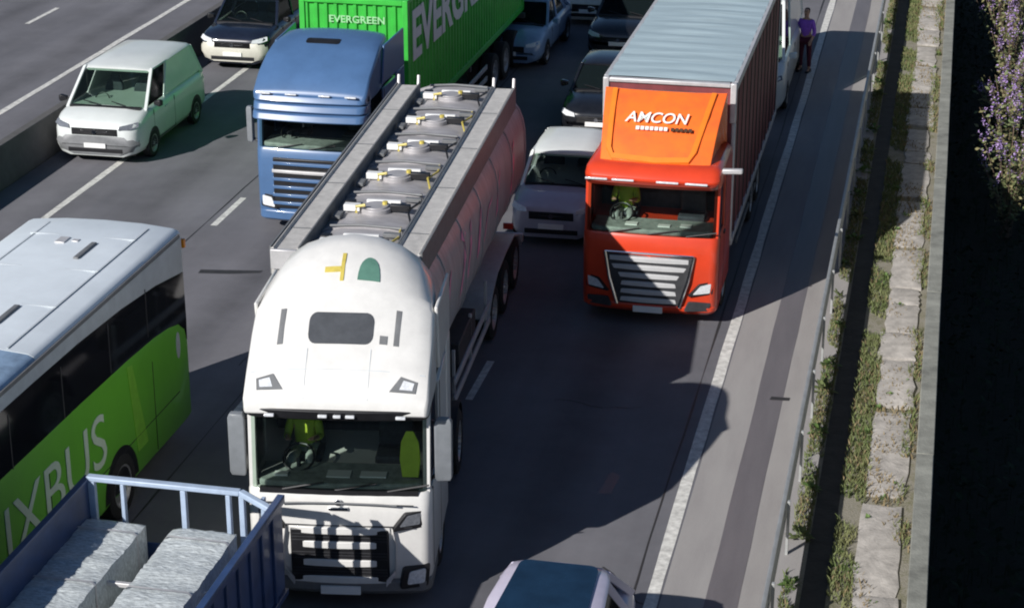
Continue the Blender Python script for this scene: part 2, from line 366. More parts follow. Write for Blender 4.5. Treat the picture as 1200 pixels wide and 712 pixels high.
# boundary fence: concrete panels under a coping
FH = 2.5
bf = root('boundary_fence', 'tall grey panel fence with pale coping along the edge of the verge', 'fence', (.27, 24, 0))
pn = MB().box(-.035, .035, .06, 1.94, -.04, FH - .08).obj('panel', FENCEM, bf, .006)
ps = MB().box(-.075, .065, -.055, .055, -.04, FH - .07).obj('post', FENCEM, bf, .008)
cp_ = MB().box(-.12, .10, .004, 5.996, FH - .068, FH).obj('coping', FENCEM, bf, .012)
pn.location = ps.location = cp_.location = (0, -36, 0)
for k in range(1, 46):
    for q in (pn, ps): copy_part(q, bf).location = (0, -36 + 2 * k, 0)
    if k % 3 == 0: copy_part(cp_, bf).location = (0, -36 + 2 * k, 0)

# ------------------------------------------------------------------ people
def skin_mesh(name, verts, edges, rad, m, parent, sub=1):
    me = bpy.data.meshes.new(name); me.from_pydata(verts, edges, []); o = bpy.data.objects.new(name, me); COL.objects.link(o)
    md = o.modifiers.new('s', 'SKIN'); md.use_smooth_shade = True
    sv = me.skin_vertices[0].data
    for i, r in enumerate(rad): sv[i].radius = (r, r) if not isinstance(r, tuple) else r
    sv[0].use_root = True
    s2 = o.modifiers.new('d', 'SUBSURF'); s2.levels = sub; s2.render_levels = sub
    dg = bpy.context.evaluated_depsgraph_get(); nm = bpy.data.meshes.new_from_object(o.evaluated_get(dg)); nm.name = name
    bpy.data.objects.remove(o); nm.materials.clear(); nm.materials.append(m); nm.shade_smooth()
    o = bpy.data.objects.new(name, nm); COL.objects.link(o); o.parent = parent; return o
def person(label, loc, yaw, top, legs, seated=False, hair=HAIR, arms=None):
    r = root('person', label, 'person', loc, yaw)
    hz = .93 if not seated else .0
    hip = Vector((0, 0, hz)); ch = hip + Vector((0, .01, .36)); nk = hip + Vector((0, 0, .52)); hd = nk + Vector((0, -.02, .17))
    V = [hip, hip + Vector((0, 0, .18)), ch, nk, hd, hd + Vector((0, 0, .1))]; E_ = [(0, 1), (1, 2), (2, 3), (3, 4), (4, 5)]
    Rr = [(.15, .12), (.135, .105), (.165, .11), .055, (.078, .092), (.07, .085)]
    T = [hip + Vector((0, 0, -.03)), V[1], ch, nk - Vector((0, 0, .05))]; TE = [(0, 1), (1, 2), (2, 3)]; TR = [(.175, .135), (.15, .12), (.185, .125), (.08, .075)]
    L = [hip + Vector((0, 0, .02))]; LE = []; LR = [(.165, .13)]
    for sx in (-1, 1):
        sh = ch + Vector((sx * .17, 0, .08))
        if seated: el = sh + Vector((sx * .06, -.1, -.25)); wr = el + Vector((-sx * .05, -.24, .08))
        elif sx > 0: el = sh + Vector((.07, -.02, -.28)); wr = el + Vector((-.03, -.16, -.18))
        else: el = sh + Vector((-.08, .0, -.28)); wr = el + Vector((.04, -.2, .10))
        k = len(V); kw = k + 3; V += [sh, el, wr, wr + (wr - el).normalized() * .09]; E_ += [(2, k), (k, k + 1), (k + 1, k + 2), (k + 2, k + 3)]; Rr += [.058, .043, .032, .035]
        k = len(T); T += [sh, el, el.lerp(wr, .55)]; TE += [(2, k), (k, k + 1), (k + 1, k + 2)]; TR += [.075, .058, .05]
        d = (wr - el).normalized(); hand = wr + d * .09
        for f in range(4):                                    # fingers, unequal and bent
            b = len(V); side = Vector((0, 0, 1)).cross(d).normalized() * (.027 - .018 * f)
            ln = (.032, .04, .038, .028)[f]
            V += [hand + side, hand + side + d * ln, hand + side + d * ln * 1.7 + Vector((0, 0, -.02))]; E_ += [(kw, b), (b, b + 1), (b + 1, b + 2)]; Rr += [.011, .010, .008]
        b = len(V); base = kw - 1
        V += [wr + d * .04 + Vector((-sx * .03, -.01, 0)), wr + d * .08 + Vector((-sx * .05, -.02, -.01))]; E_ += [(base, b), (b, b + 1)]; Rr += [.013, .010]
        hp = hip + Vector((sx * .09, 0, -.04))
        if seated: kn = hp + Vector((sx * .04, -.42, .05)); an = kn + Vector((0, -.08, -.40))
        else: kn = hp + Vector((sx * .03, -.02 * sx, -.40)); an = kn + Vector((sx * .01, .03, -.42))
        k = len(V); V += [hp, kn, an, an + Vector((0, -.15, -.03))]; E_ += [(0, k), (k, k + 1), (k + 1, k + 2), (k + 2, k + 3)]; Rr += [.085, .055, .04, .035]
        k = len(L); L += [hp, kn, an + Vector((0, 0, .05))]; LE += [(0, k), (k, k + 1), (k + 1, k + 2)]; LR += [.10, .072, .06]
        sm = MB(); sm.loft([[(an.x + u * .045, an.y + .07 - q, an.z - .075 + w) for u, w in ((-1, 0), (1, 0), (1, h), (-1, h))] for q, h in ((0, .09), (.1, .1), (.2, .06), (.27, .04))])
        sm.obj('shoe', BLACK, r, .01)
    skin_mesh('body', V, E_, Rr, SKIN, r, 2); skin_mesh('top', T, TE, TR, top, r, 1); skin_mesh('trousers', L, LE, LR, legs, r, 1)
    skin_mesh('hair', [hd + Vector((0, .02, .11)), hd + Vector((0, .05, .02)), hd + Vector((0, .06, -.1))], [(0, 1), (1, 2)], [(.085, .085), (.085, .07), (.06, .04)], hair, r, 2)
    fm = MB()
    for sx in (-1, 1): fm.cyl(hd + Vector((sx * .032, -.093, .03)), (0, 1, 0), .011, .02, 8)
    fm.obj('eyes', BLACK, r)
    fm = MB(); fm.add([hd + Vector(q) for q in ((0, -.09, .03), (-.016, -.09, -.02), (.016, -.09, -.02), (0, -.125, -.015))], [(0, 1, 3), (0, 3, 2), (1, 2, 3), (0, 2, 1)])
    fm.obj('nose', SKIN, r)
    fm = MB(); fm.box(hd.x - .025, hd.x + .025, hd.y - .096, hd.y - .08, hd.z - .058, hd.z - .048); fm.obj('mouth', WINE, r, .003)
    return r

# ------------------------------------------------------------------ cars
BUMPG = mat('grey bumper plastic', (.20, .205, .21), .5, var=.12)
def car(name, label, cat, loc, yaw, L, Wd, H, belt, nose, yw0, yw1, yr1, yr0, paint, hood=None, front=None, roofm=None, van=False, group=None, zb=.2, pano=None, tail=None, lamp_w=.30, seats=2):
    r = root(name, label, cat, loc, yaw, group); hw = Wd / 2
    def ring(y, w, z0, zt, cr=.03):
        half = [(0, z0), (.72 * w, z0), (.93 * w, z0 + .07), (w, z0 + .22), (w, zt - .22), (.965 * w, zt - .08), (.86 * w, zt - .005), (.5 * w, zt + cr * .8), (0, zt + cr)]
        return [(x, y, z) for x, z in half] + [(-x, y, z) for x, z in half[-2:0:-1]]
    st = [(0, .74, nose - .16, 0), (.05, .84, nose - .07, .0), (.16, .93, nose - .01, .02), (.4, .985, nose + .02 + .25 * (belt - nose), .04), (max(.55, yw0 * .6), 1., nose + .7 * (belt - nose), .04), (yw0 + .02, 1., belt, .02)]
    tl = tail or belt
    st += [((yw0 + L) / 2, 1., belt + .02, .0), (L - .45, .99, tl + .02, .0), (L - .14, .95, tl, .0), (L - .03, .88, tl - .06, .0), (L, .80, tl - .14, 0)]
    body = MB().loft([ring(y, k * hw, zb + (.08 if y < .04 or y > L - .04 else 0), zt, c) for y, k, zt, c in st]).obj('body', paint, r, 0, 50)
    if hood:
        ys = [.14, .4, yw0 * .6 if yw0 > .9 else .55, yw0 - .03]
        def ht(y):
            pts = [(q[0], q[2], q[3], q[1]) for q in st]
            for (a, za, ca, ka), (b, zb_, cb, kb) in zip(pts, pts[1:]):
                if a <= y <= b:
                    t = (y - a) / (b - a); return za + (zb_ - za) * t, ca + (cb - ca) * t, ka + (kb - ka) * t
        rows = []
        for y in ys:
            z, c_, k_ = ht(y); w = hw * k_
            rows.append([(-.84 * w, y, z + .008), (-.5 * w, y, z + c_ * .8 + .012), (0, y, z + c_ + .012), (.5 * w, y, z + c_ * .8 + .012), (.84 * w, y, z + .008)])
        MB().loft(rows, caps=False, closed=False).obj('bonnet', hood, r)
    wb, wt = hw * .90, hw * .74 if not van else hw * .77
    wr_ = wt * (.84 if pano else .96)
    A0, A1, C1, C0 = Vector((wb, yw0, belt)), Vector((wt, yw1, H - .05)), Vector((wr_, yr1, H - .085)), Vector((wb, yr0, belt))
    mir = lambda p: Vector((-p.x, p.y, p.z))
    # roof
    rows = []
    for y, zz, kk in ((yw1 - .03, -.055, .96), (yw1 + .08, -.02, 1.), ((yw1 + yr1) / 2, .0, 1.02), (yr1 - .3, -.012, 1. if not pano else .95), (yr1 - .1, -.025, .97 if not pano else .89), (yr1 + .03, -.065, .90 if not pano else .78)):
        w = wt * kk + .02
        rows.append([(-w, y, H + zz - .05), (-w * .93, y, H + zz - .005), (-w * .5, y, H + zz + .015), (0, y, H + zz + .02), (w * .5, y, H + zz + .015), (w * .93, y, H + zz - .005), (w, y, H + zz - .05), (w * .9, y, H + zz - .075), (-w * .9, y, H + zz - .075)])
    MB().loft(rows).obj('roof', roofm or paint, r, 0, 50)
    if pano:
        w = wt * .84; q = [(-w, yw1 + .12, H + .026), (w, yw1 + .12, H + .026), (w * .86, yr1 - .09, H + .0), (-w * .86, yr1 - .09, H + .0)]
        qslab(MB(), q, 0, .12, .016, .04).obj('glass_roof', pano, r)
    pm = MB()
    for f in (lambda p: p, mir):
        pm.beam(f(A0) + Vector((0, 0, -.06)), f(A1), .075, .06)
        bt = A1.lerp(C1, .42 if not van else .36); bb = A0.lerp(C0, .42 if not van else .32)
        pm.beam(f(bb) + Vector((0, 0, -.05)), f(bt), .05, .10)
        if not van:
            pm.beam(f(A0.lerp(C0, .82)) + Vector((0, 0, -.05)), f(A1.lerp(C1, .84)), .05, .14)
        pm.beam(f(C0) + Vector((0, -.04, -.06)), f(C1) + Vector((0, -.07, -.01)), .09, .10)
        pm.beam(f(A1), f(C1) + Vector((0, -.08, 0)), .06, .05)
    pm.obj('pillar', roofm or paint, r, .012)
    d = Vector((0, 0, -.04))
    q = [mir(A0) + d, A0 + d, A1, mir(A1)]; qslab(MB(), q, .045, .07, .0, .008).obj('windscreen', GL, r)
    q = [C0 + d, mir(C0) + d, mir(C1), C1]; qslab(MB(), q, .06, .06, .0, .008).obj('rear_window', GLD, r)
    for sgn, f in ((1, lambda p: p), (-1, mir)):
        def side(t0, t1, nm, m, off=.0):
            a, b, c, e = A0.lerp(C0, t0), A0.lerp(C0, t1), A1.lerp(C1, t1), A1.lerp(C1, t0)
            q = [f(a), f(b), f(c), f(e)] if sgn > 0 else [f(b), f(a), f(e), f(c)]
            qslab(MB(), q, .02, .04, off, .01 if m is not paint else .05).obj(nm, m, r)
        side(.03, .40 if not van else .31, 'side_window', GLD)
        if van: side(.33, .985, 'side_panel', paint, .02)
        else:
            side(.44, .80, 'side_window', GLD)
    # cowl and wipers
    mb = MB(); mb.box(-wb * .9, wb * .9, yw0 - .10, yw0 + .02, belt - .02, belt + .028)
    mb.tube([(-.1, yw0 - .05, belt + .05), (-.55 * hw, yw0 + .1, belt + .10)], .012, 5); mb.tube([(.5, yw0 - .05, belt + .05), (.1, yw0 + .1, belt + .10)], .012, 5)
    mb.obj('wiper', BLACK, r)
    # front face: lower bumper / grille / lamps / plate
    if front:
        MB().loft([[(x * 1.012, y - .012, z) for x, y, z in ring(y, k * hw, zb + .06, zt, 0)] for y, k, zt in ((0, .75, nose - .34 if van else nose - .18), (.06, .86, nose - .32 if van else nose - .14), (.2, .95, nose - .30 if van else nose - .12))]).obj('bumper', front, r, 0, 50)
    g = MB(); gw = hw * .50
    for k in range(4): g.box(-gw, gw, -.025, .03, nose - .30 + .035 * k, nose - .285 + .035 * k)
    g.box(-gw * 1.04, gw * 1.04, -.012, .03, nose - .32, nose - .16); g.obj('grille', BLACK, r, .004)
    mb = MB(); mb.loft([[(x, -.02 + .02 * (x / gw) ** 2 + a, nose - .235 + .03 * (x / gw) ** 2 + b) for a, b in ((0, -.012), (0, .012), (.03, .012), (.03, -.012))] for x in (-gw, -gw / 2, 0, gw / 2, gw)]); mb.cyl((0, -.03, nose - .235), (0, 1, 0), .05, .03, 14); mb.obj('grille_trim', CHROME, r)
    g = MB(); g.box(-hw * .62, hw * .62, -.022, .05, zb + .10, zb + .2); g.obj('lower_grille', BLACK, r, .01)
    MB().box(-.26, .26, -.045, -.027, zb + .21, zb + .32).obj('number_plate', PLATE, r, .003)
    hl = MB(); zz = nose - .20
    hl.loft([[(.56 * hw, -.005, zz + .02), (.80 * hw, .05, zz + .03), (.93 * hw, .20, zz + .07), (.90 * hw, .25, zz + .17), (.76 * hw, .10, zz + .15), (.58 * hw, .02, zz + .11)],
             [(.56 * hw, -.03, zz + .03), (.80 * hw, .02, zz + .04), (.955 * hw, .18, zz + .08), (.925 * hw, .26, zz + .165), (.78 * hw, .08, zz + .145), (.58 * hw, -.01, zz + .105)]])
    h1 = hl.obj('headlight', LAMP if not van else SMOKE, r)
    h2 = MB(); h2.v = [(-x, y, z) for x, y, z in hl.v]; h2.f = list(hl.f); h2.obj('headlight', LAMP if not van else SMOKE, r)
    for sx in (-1, 1):
        mb = MB(); mb.loft([[(sx * (hw + .0 + .01), yw0 + .28 + u, belt + .07 + v) for u, v in ((-.05, -.03), (.06, -.03), (.06, .05), (-.05, .05))], [(sx * (hw + .16), yw0 + .26 + u, belt + .06 + v) for u, v in ((-.06, -.06), (.07, -.06), (.07, .10), (-.06, .10))], [(sx * (hw + .21), yw0 + .27 + u, belt + .07 + v) for u, v in ((-.03, -.04), (.05, -.04), (.05, .07), (-.03, .07))]])
        mb.obj('mirror', paint if not front else BLACK, r, .015)
        mb = MB(); mb.box(sx * (hw - .01), sx * (hw + .018), yw0 + .95, yw0 + 1.12, belt - .2, belt - .17)
        mb.obj('door_handle', paint, r, .004)
        mb = MB()
        for yy in (yw0 + .25, A0.lerp(C0, .42).y, ): mb.box(sx * (hw - .01), sx * (hw + .002), yy - .006, yy + .006, zb + .15, belt - .08)
        mb.box(sx * (hw - .01), sx * (hw + .002), yw0 + .25, A0.lerp(C0, .42).y, zb + .15, zb + .165); mb.obj('door_seam', BLACK, r)
        mb = MB(); mb.box(sx * .45 * hw, sx * .86 * hw, L - .02, L + .012, tl - .32, tl - .16); mb.obj('tail_light', RED, r, .01)
        for wy in (.17 * L + .12, L - .20 * L):
            mb = MB(); n = 18; rr = .375 if not van else .39
            mb.loft([[(sx * (hw + o_), wy + rr * math.cos(math.pi * k / n - .15) * 1., .31 + rr * math.sin(math.pi * k / n - .15 + .3 * k / n)) for k in range(n + 1)] for o_ in (-.05, .006)])
            mb.obj('wheel_arch', BLACK, r); wheel(r, sx * (hw - .085), wy, .32, .20, sx)
    # interior
    MB().box(-wb * .92, wb * .92, yw0 + .12, yw0 + .50, belt - .12, belt - .015).obj('dashboard', DASH, r, .03)
    for sx in (-1, 1):
        mb = MB(); mb.box(sx * .36 - .22, sx * .36 + .22, yw0 + 1.0, yw0 + 1.42, belt - .4, belt - .28); 
        mb.loft([[(sx * .36 + u * w_, y_, z_) for u in (-1, 1)] + [(sx * .36 + u * w_, y_ + .12, z_) for u in (1, -1)] for y_, z_, w_ in ((yw0 + 1.28, belt - .35, .22), (yw0 + 1.36, belt + .1, .22), (yw0 + 1.40, belt + .22, .17), (yw0 + 1.41, belt + .24, .11), (yw0 + 1.43, min(H - .20, belt + .36), .11))])
        mb.obj('seat', SEAT, r, .02)
    n = 14; mb = MB(); c = Vector((-.36 * 1., yw0 + .62, belt - .03))
    mb.tube([c + Vector((.18 * math.cos(2 * math.pi * k / n), .10 * math.sin(2 * math.pi * k / n), .16 * math.sin(2 * math.pi * k / n))) for k in range(n + 1)], .014, 6); mb.obj('steering_wheel', BLACK, r)
    MB().box(-hw * .8, hw * .8, .3, L - .3, zb - .03, zb + .02).obj('underbody', BLACK, r)
    return r

# ------------------------------------------------------------------ lorry pieces
def plan(w, d, rc, y0=0., bulge=.06, n=5):
    """outline of a cab in plan: front at y0 with rounded corners and a slightly bowed front"""
    h = w / 2; pts = []
    for k in range(7):
        t = -1 + 2 * k / 6; pts.append((t * (h - rc), y0 + bulge * t * t))
    arc = [(h - rc + rc * math.sin(R(90 * k / n)), y0 + bulge + rc - rc * math.cos(R(90 * k / n))) for k in range(1, n + 1)]
    pts += arc; pts += [(h, d), (-h, d)]; pts += [(-x, y) for x, y in arc[::-1]]
    return pts
def lorry_cab(r, paint, Wd, D, zs, zw0, zw1, lean, rc=.16, glassm=GL, arch=BLACK):
    """lower shell up to the windscreen, door sides, pillars, back wall, glass and interior; y is depth from the nose"""
    o = MB().loft([[(x, y, z) for x, y in plan(Wd - k, D, rc, y0)] for z, k, y0 in ((zs, .06, .05), (zs + .10, .0, .015), (zw0 - .30, .0, .0), (zw0 - .05, .0, .02), (zw0, .03, .05))]).obj('cab', paint, r, 0, 35)
    mb = MB(); h = Wd / 2
    for sx in (-1, 1):
        mb.box(sx * (h - .06), sx * (h - .004), D - 1.05, D, zw0 - .02, zw1 + .02)
        mb.beam((sx * (h - .07), .22, zw0 - .03), (sx * (h - .07), .22 + lean, zw1 + .02), .10, .10)
    mb.box(-h + .05, h - .05, D - .08, D - .01, zw0 - .02, zw1 + .02); mb.obj('cab_side', paint, r, .01)
    # windscreen and side glass
    lo = [p for p in plan(Wd - .06, D, rc, .05) if p[1] < .36]; lo = sorted(lo)
    hi = sorted(p for p in plan(Wd - .06, D, rc, .05 + lean) if p[1] < .36 + lean)
    rows = [[(lerp(a[0], b[0], t), lerp(a[1], b[1], t), lerp(zw0 - .02, zw1 + .02, t)) for a, b in zip(lo, hi)] for t in (0, .5, 1)]
    MB().loft(rows, caps=False, closed=False).obj('windscreen', glassm, r, 0, 60)
    for sx in (-1, 1):
        q = [(sx * (h - .03), .30, zw0 - .02), (sx * (h - .03), D - 1.03, zw0 - .02), (sx * (h - .03), D - 1.03, zw1), (sx * (h - .03), .32 + lean, zw1)]
        if sx < 0: q = [q[1], q[0], q[3], q[2]]
        qslab(MB(), q, 0, .02, 0, .012).obj('side_window', GLD, r)
        mb = MB(); mb.box(sx * (h - .01), sx * (h + .004), .30, .315, zs + .15, zw0).box(sx * (h - .01), sx * (h + .004), D - 1.0, D - .985, zs + .15, zw1).box(sx * (h - .01), sx * (h + .03), D - 1.2, D - 1.04, zw0 - .12, zw0 - .08)
        mb.obj('door_seam', BLACK, r)
    # dashboard, seats, wheel, bunk wall
    MB().loft([[(x * .97, y + .03, z) for x, y in plan(Wd - .18, .75, .14, .07)] for z in (zw0 - .01, zw0 + .09)]).obj('dashboard', DASH, r, .03)
    for sx in (-1, 1):
        mb = MB(); mb.box(sx * .62 - .25, sx * .62 + .25, .95, 1.4, zw0 - .05, zw0 + .10).box(sx * .62 - .24, sx * .62 + .24, 1.34, 1.48, zw0, zw0 + .62).box(sx * .62 - .14, sx * .62 + .14, 1.36, 1.46, zw0 + .6, zw0 + .82)
        mb.obj('seat', SEAT, r, .03)
    n = 16; mb = MB(); c = Vector((-.62, .66, zw0 + .20))
    mb.tube([c + Vector((.21 * math.cos(2 * math.pi * k / n), .17 * math.sin(2 * math.pi * k / n), .13 * math.sin(2 * math.pi * k / n))) for k in range(n + 1)], .017, 6)
    mb.tube([c + Vector((0, -.1, -.25)), c], .03, 6); mb.obj('steering_wheel', BLACK, r)
    MB().box(-h + .08, h - .08, D - .3, D - .09, zw0, zw1 - .1).obj('cab_rear_trim', SEAT, r)
    # wipers
    mb = MB()
    for x in (-.75, -.05, .65): mb.tube([(x, .06, zw0 + .02), (x + .55, .09, zw0 + .12)], .014, 5)
    mb.obj('wiper', BLACK, r)
def cab_mirrors(r, Wd, z0, z1, y, m, m2=MGREY, w=.2, gap=.09):
    h = Wd / 2
    for sx in (-1, 1):
        mb = MB(); x0 = sx * (h + gap); x1 = sx * (h + gap + w)
        mb.loft([[(lerp(x0, x1, u), y + v, z0) for u, v in ((.1, .02), (.9, .04), (.85, .14), (.15, .14))], [(lerp(x0, x1, u), y + v, z0 + .06) for u, v in ((0, 0), (1, .03), (1, .17), (0, .17))], [(lerp(x0, x1, u), y + v, z1 - .06) for u, v in ((0, 0), (1, .03), (1, .17), (0, .17))], [(lerp(x0, x1, u), y + v, z1) for u, v in ((.1, .02), (.9, .04), (.85, .14), (.15, .14))]])
        o = mb.obj('mirror', m, r, .015)
        mb = MB(); mb.tube([(sx * (h - .04), y + .08, z1 - .04), (x0, y + .1, z1 - .08)], .025, 6).tube([(sx * (h - .04), y + .08, z0 + .0), (x0, y + .1, z0 + .06)], .025, 6); mb.obj('mirror_arm', BLACK, o)
def lorry_axles(r, ys, Wd, R_=.5, dual=True, steer=()):
    for y in ys:
        for sx in (-1, 1):
            wheel(r, sx * (Wd / 2 - .17), y, R_, .32, sx)
            if y not in steer and dual: wheel(r, sx * (Wd / 2 - .52), y, R_, .28, sx)
        MB().cyl((0, y, R_), (1, 0, 0), .09, Wd - .5, 10).obj('axle', DGREY, r)


# ------------------------------------------------------------------ white tanker lorry
def arch_upper(w0, secs, zb, n=10):
    """roof loft along depth: each section (y, half width, shoulder z, crown z)"""
    rings = []
    for y, w, zs, zc in secs:
        top = [(w * math.cos(math.pi * k / n), y, zs + (zc - zs) * math.sin(math.pi * k / n)) for k in range(n + 1)]
        rings.append([(w, y, zb)] + top + [(-w, y, zb)])
    return rings
def sec_at(secs, y):
    for a, b in zip(secs, secs[1:]):
        if a[0] <= y <= b[0]:
            t = (y - a[0]) / (b[0] - a[0]); return [lerp(p, q, t) for p, q in zip(a, b)]
    return secs[-1]
def on_roof(secs, x, y, off=.006):
    _, w, zs, zc = sec_at(secs, y); return (x, y - off * .7, zs + (zc - zs) * math.sqrt(max(0, 1 - (x / w) ** 2)) + off)
def decal(secs, pts, off=.006):
    """thin raised patch that follows the roof; pts outline in (x, y)"""
    cx = sum(p[0] for p in pts) / len(pts); cy = sum(p[1] for p in pts) / len(pts); k = len(pts)
    mid = [((p[0] + cx) / 2, (p[1] + cy) / 2) for p in pts]
    vs = [on_roof(secs, *p, off) for p in pts] + [on_roof(secs, *p, off) for p in mid] + [on_roof(secs, cx, cy, off)] + [on_roof(secs, *p, -.02) for p in pts]
    fs = []
    for i in range(k):
        j = (i + 1) % k; fs += [(i, j, k + j, k + i), (k + i, k + j, 2 * k), (2 * k + 1 + i, 2 * k + 1 + j, j, i)]
    return MB().add(vs, fs)

HATCH = mat('dark hatch glass', (.075, .08, .088), .3, var=.15)
tk = root('tanker_lorry', 'white cab lorry pulling a long grey tank with raised walkways along its top', 'tanker lorry', (-8.155, 26.0, 0), R(3.8))
Wd = 2.46
lorry_cab(tk, WHITE, Wd, 2.3, .42, 1.74, 2.84, .10)
secs = [(0., 1.19, 2.98, 3.02), (.06, 1.215, 3.09, 3.15), (.35, 1.215, 3.33, 3.44), (.8, 1.215, 3.64, 3.86), (1.12, 1.21, 3.83, 4.14), (1.25, 1.195, 3.84, 4.24), (1.5, 1.17, 3.84, 4.42), (1.85, 1.14, 3.84, 4.57), (2.15, 1.10, 3.84, 4.62), (2.3, 1.04, 3.82, 4.56)]
MB().loft(arch_upper(1.2, secs, 2.86)).obj('roof', WHITE, tk, .03, 50)
MB().loft([[(x, y, z) for x, y in plan(Wd - .04, .5, .16, y0)] for z, y0 in ((2.80, -.02), (2.95, -.06))]).obj('sun_visor', BLACK, tk, .02)
mb = MB()
for x, w in ((-.16, .12), (.03, .1), (.2, .12), (.86, .13), (-.86, .13)): mb.box(x - w / 2, x + w / 2, -.075, -.03, 2.86, 2.90)
mb.obj('marker_light', LAMP, tk, .008)
decal(secs, [(x, .74 + y) for x, y in rpoly(.86, .34, .1)], .008).obj('roof_hatch', HATCH, tk)
for x in (-.80, .74): decal(secs, [(x + .035 * a, .78 + b) for a, b in ((-1, -.2), (1, -.2), (1.2, .2), (-.8, .2))], .008).obj('roof_slot', MGREY, tk)
decal(secs, [(.57 + .05 * a, .63 + .045 * b) for a, b in ((-1, -1), (1, -1), (1, 1), (-1, 1))], .008).obj('roof_slot', MGREY, tk)
for sx in (-1, 1):
    q = [(sx * .70, .10), (sx * 1.04, .10), (sx * 1.06, .22), (sx * .84, .26)]
    o = decal(secs, q, .010).obj('spot_lamp', MGREY, tk)
    decal(secs, [(sx * .83, .125), (sx * 1.0, .125), (sx * 1.02, .2), (sx * .88, .22)], .016).obj('lens', LAMP, o)
def roofdot(x, y): return on_roof(secs, x, y, .012)
mb = MB(); mb.loft([[(-.06 + u, y, on_roof(secs, -.06 + u, y, .012 + v)[2]) for u, v in ((-.025, -.03), (.025, -.03), (.025, 0), (-.025, 0))] for y in (1.28, 1.4, 1.52, 1.68)])
mb.loft([[(x, 1.43 + u, on_roof(secs, x, 1.43 + u, .013 + v)[2]) for u, v in ((-.03, -.03), (.03, -.03), (.03, 0), (-.03, 0))] for x in (-.30, -.2, -.08)]); mb.obj('roof_mark', YEL, tk)
decal(secs, [(.30 + .15 * math.cos(R(a)), 1.30 + .34 * math.sin(R(a))) for a in range(0, 181, 15)], .01).obj('roof_emblem', mat('dark green emblem', (.10, .22, .17), .4), tk)
# side air deflectors behind the door
for sx in (-1, 1):
    mb = MB(); x = sx * 1.238
    mb.slab([(x, 1.35, 3.0), (x, 2.75, 3.0), (x, 2.75, 3.86), (x, 1.18, 3.95)] if sx > 0 else [(x, 2.75, 3.0), (x, 1.35, 3.0), (x, 1.18, 3.95), (x, 2.75, 3.86)], (sx, 0, 0), .05)
    mb.slab([(x, 2.28, .95), (x, 2.75, .95), (x, 2.75, 3.0), (x, 2.28, 3.0)] if sx > 0 else [(x, 2.75, .95), (x, 2.28, .95), (x, 2.28, 3.0), (x, 2.75, 3.0)], (sx, 0, 0), .05)
    mb.obj('side_deflector', WHITE, tk, .02)
# face: grille bars, lamps, bumper, plate
g = MB(); g.box(-.66, .66, -.014, .06, .44, 1.22); g.obj('grille', BLACK, tk, .02)
for z, w in ((1.20, .68), (.99, .66), (.72, .66), (.47, .68)):
    mb = MB(); mb.loft([[(x, -.045 + .05 * (x / w) ** 2 + a, z + b) for a, b in ((0, -.05), (0, .05), (.07, .06), (.07, -.06))] for x in (-w, -w / 2, 0, w / 2, w)]); mb.obj('grille_bar', WHITE, tk, .01)
mb = MB()
for k in range(3):
    for j in range(3): mb.box(-.64, .64, -.02, .0, (.54, .78, 1.05)[k] + .045 * j, (.54, .78, 1.05)[k] + .045 * j + .012)
mb.obj('grille_mesh', DGREY, tk)
for sx in (-1, 1):
    q = [(sx * .70, -.012, 1.22), (sx * 1.12, .11, 1.25), (sx * 1.13, .12, 1.50), (sx * .88, .01, 1.47)]
    if sx < 0: q = [q[1], q[0], q[3], q[2]]
    o = qslab(MB(), q, 0, .03, .035, .10).obj('headlight', BLACK, tk, .006)
    q2 = [Vector(p) * .7 + Vector((sx * .97, .045, 1.42)) * .3 for p in q]; qslab(MB(), q2, .01, .02, .042, .03).obj('lens', SMOKE, o)
    q = [(sx * .80, -.03, .36), (sx * 1.17, .10, .36), (sx * 1.20, .12, .70), (sx * .86, -.02, .66)]
    if sx < 0: q = [q[1], q[0], q[3], q[2]]
    o = qslab(MB(), q, 0, .04, .015, .1).obj('fog_lamp', BLACK, tk, .01)
    q2 = [Vector(p) * .62 + Vector((sx * 1.04, .03, .54)) * .38 for p in q]; qslab(MB(), q2, .0, .03, .025, .03).obj('lens', LAMP, o)
MB().loft([[(x, y, z) for x, y in plan(Wd + k, .9, .18, y0)] for z, k, y0 in ((.22, -.10, .06), (.30, -.02, -.015), (.44, -.02, -.02), (.47, -.06, .02))]).obj('bumper', MGREY, tk, .01)
MB().box(-.27, .27, -.05, -.02, .26, .38).obj('number_plate', PLATE, tk, .004)
MB().box(-.13, .13, -.022, .01, 1.50, 1.545).cyl((.0, -.02, 1.62), (0, 1, 0), .045, .03, 14).obj('badge', CHROME, tk, .004)
mb = MB(); mb.box(-.98, .98, -.003, .02, 1.262, 1.272); mb.box(-1.0, 1.0, -.004, .02, 1.585, 1.592); mb.obj('panel_seam', DGREY, tk)
mb = MB(); mb.tube([(-.78, -.03, 1.60), (-.5, -.035, 1.615), (0, -.035, 1.62), (.5, -.035, 1.615), (.78, -.03, 1.60)], .014, 5); mb.obj('grab_rail', MGREY, tk)
for x in (-.42, .42): decal(secs, [(x - .006, .03), (x + .006, .03), (x + .006, .52), (x - .006, .52)], .004).obj('panel_seam', BUSGREY, tk)
decal(secs, [(-1.15, .30), (1.15, .30), (1.15, .31), (-1.15, .31)], .003).obj('panel_seam', BUSGREY, tk)
cab_mirrors(tk, Wd, 1.82, 2.72, .26, MIRG, w=.23, gap=.03)
for sx in (-1, 1):
    mb = MB(); mb.loft([[(sx * x, y + a, z + b) for a, b in ((0, -.045), (0, .045), (.08, .045), (.08, -.045))] for x, y, z in ((.72, -.03, 1.22), (.76, -.03, .98), (.74, -.04, .60), (.62, -.055, .44))]); mb.obj('grille_frame', GREYM, tk, .012)
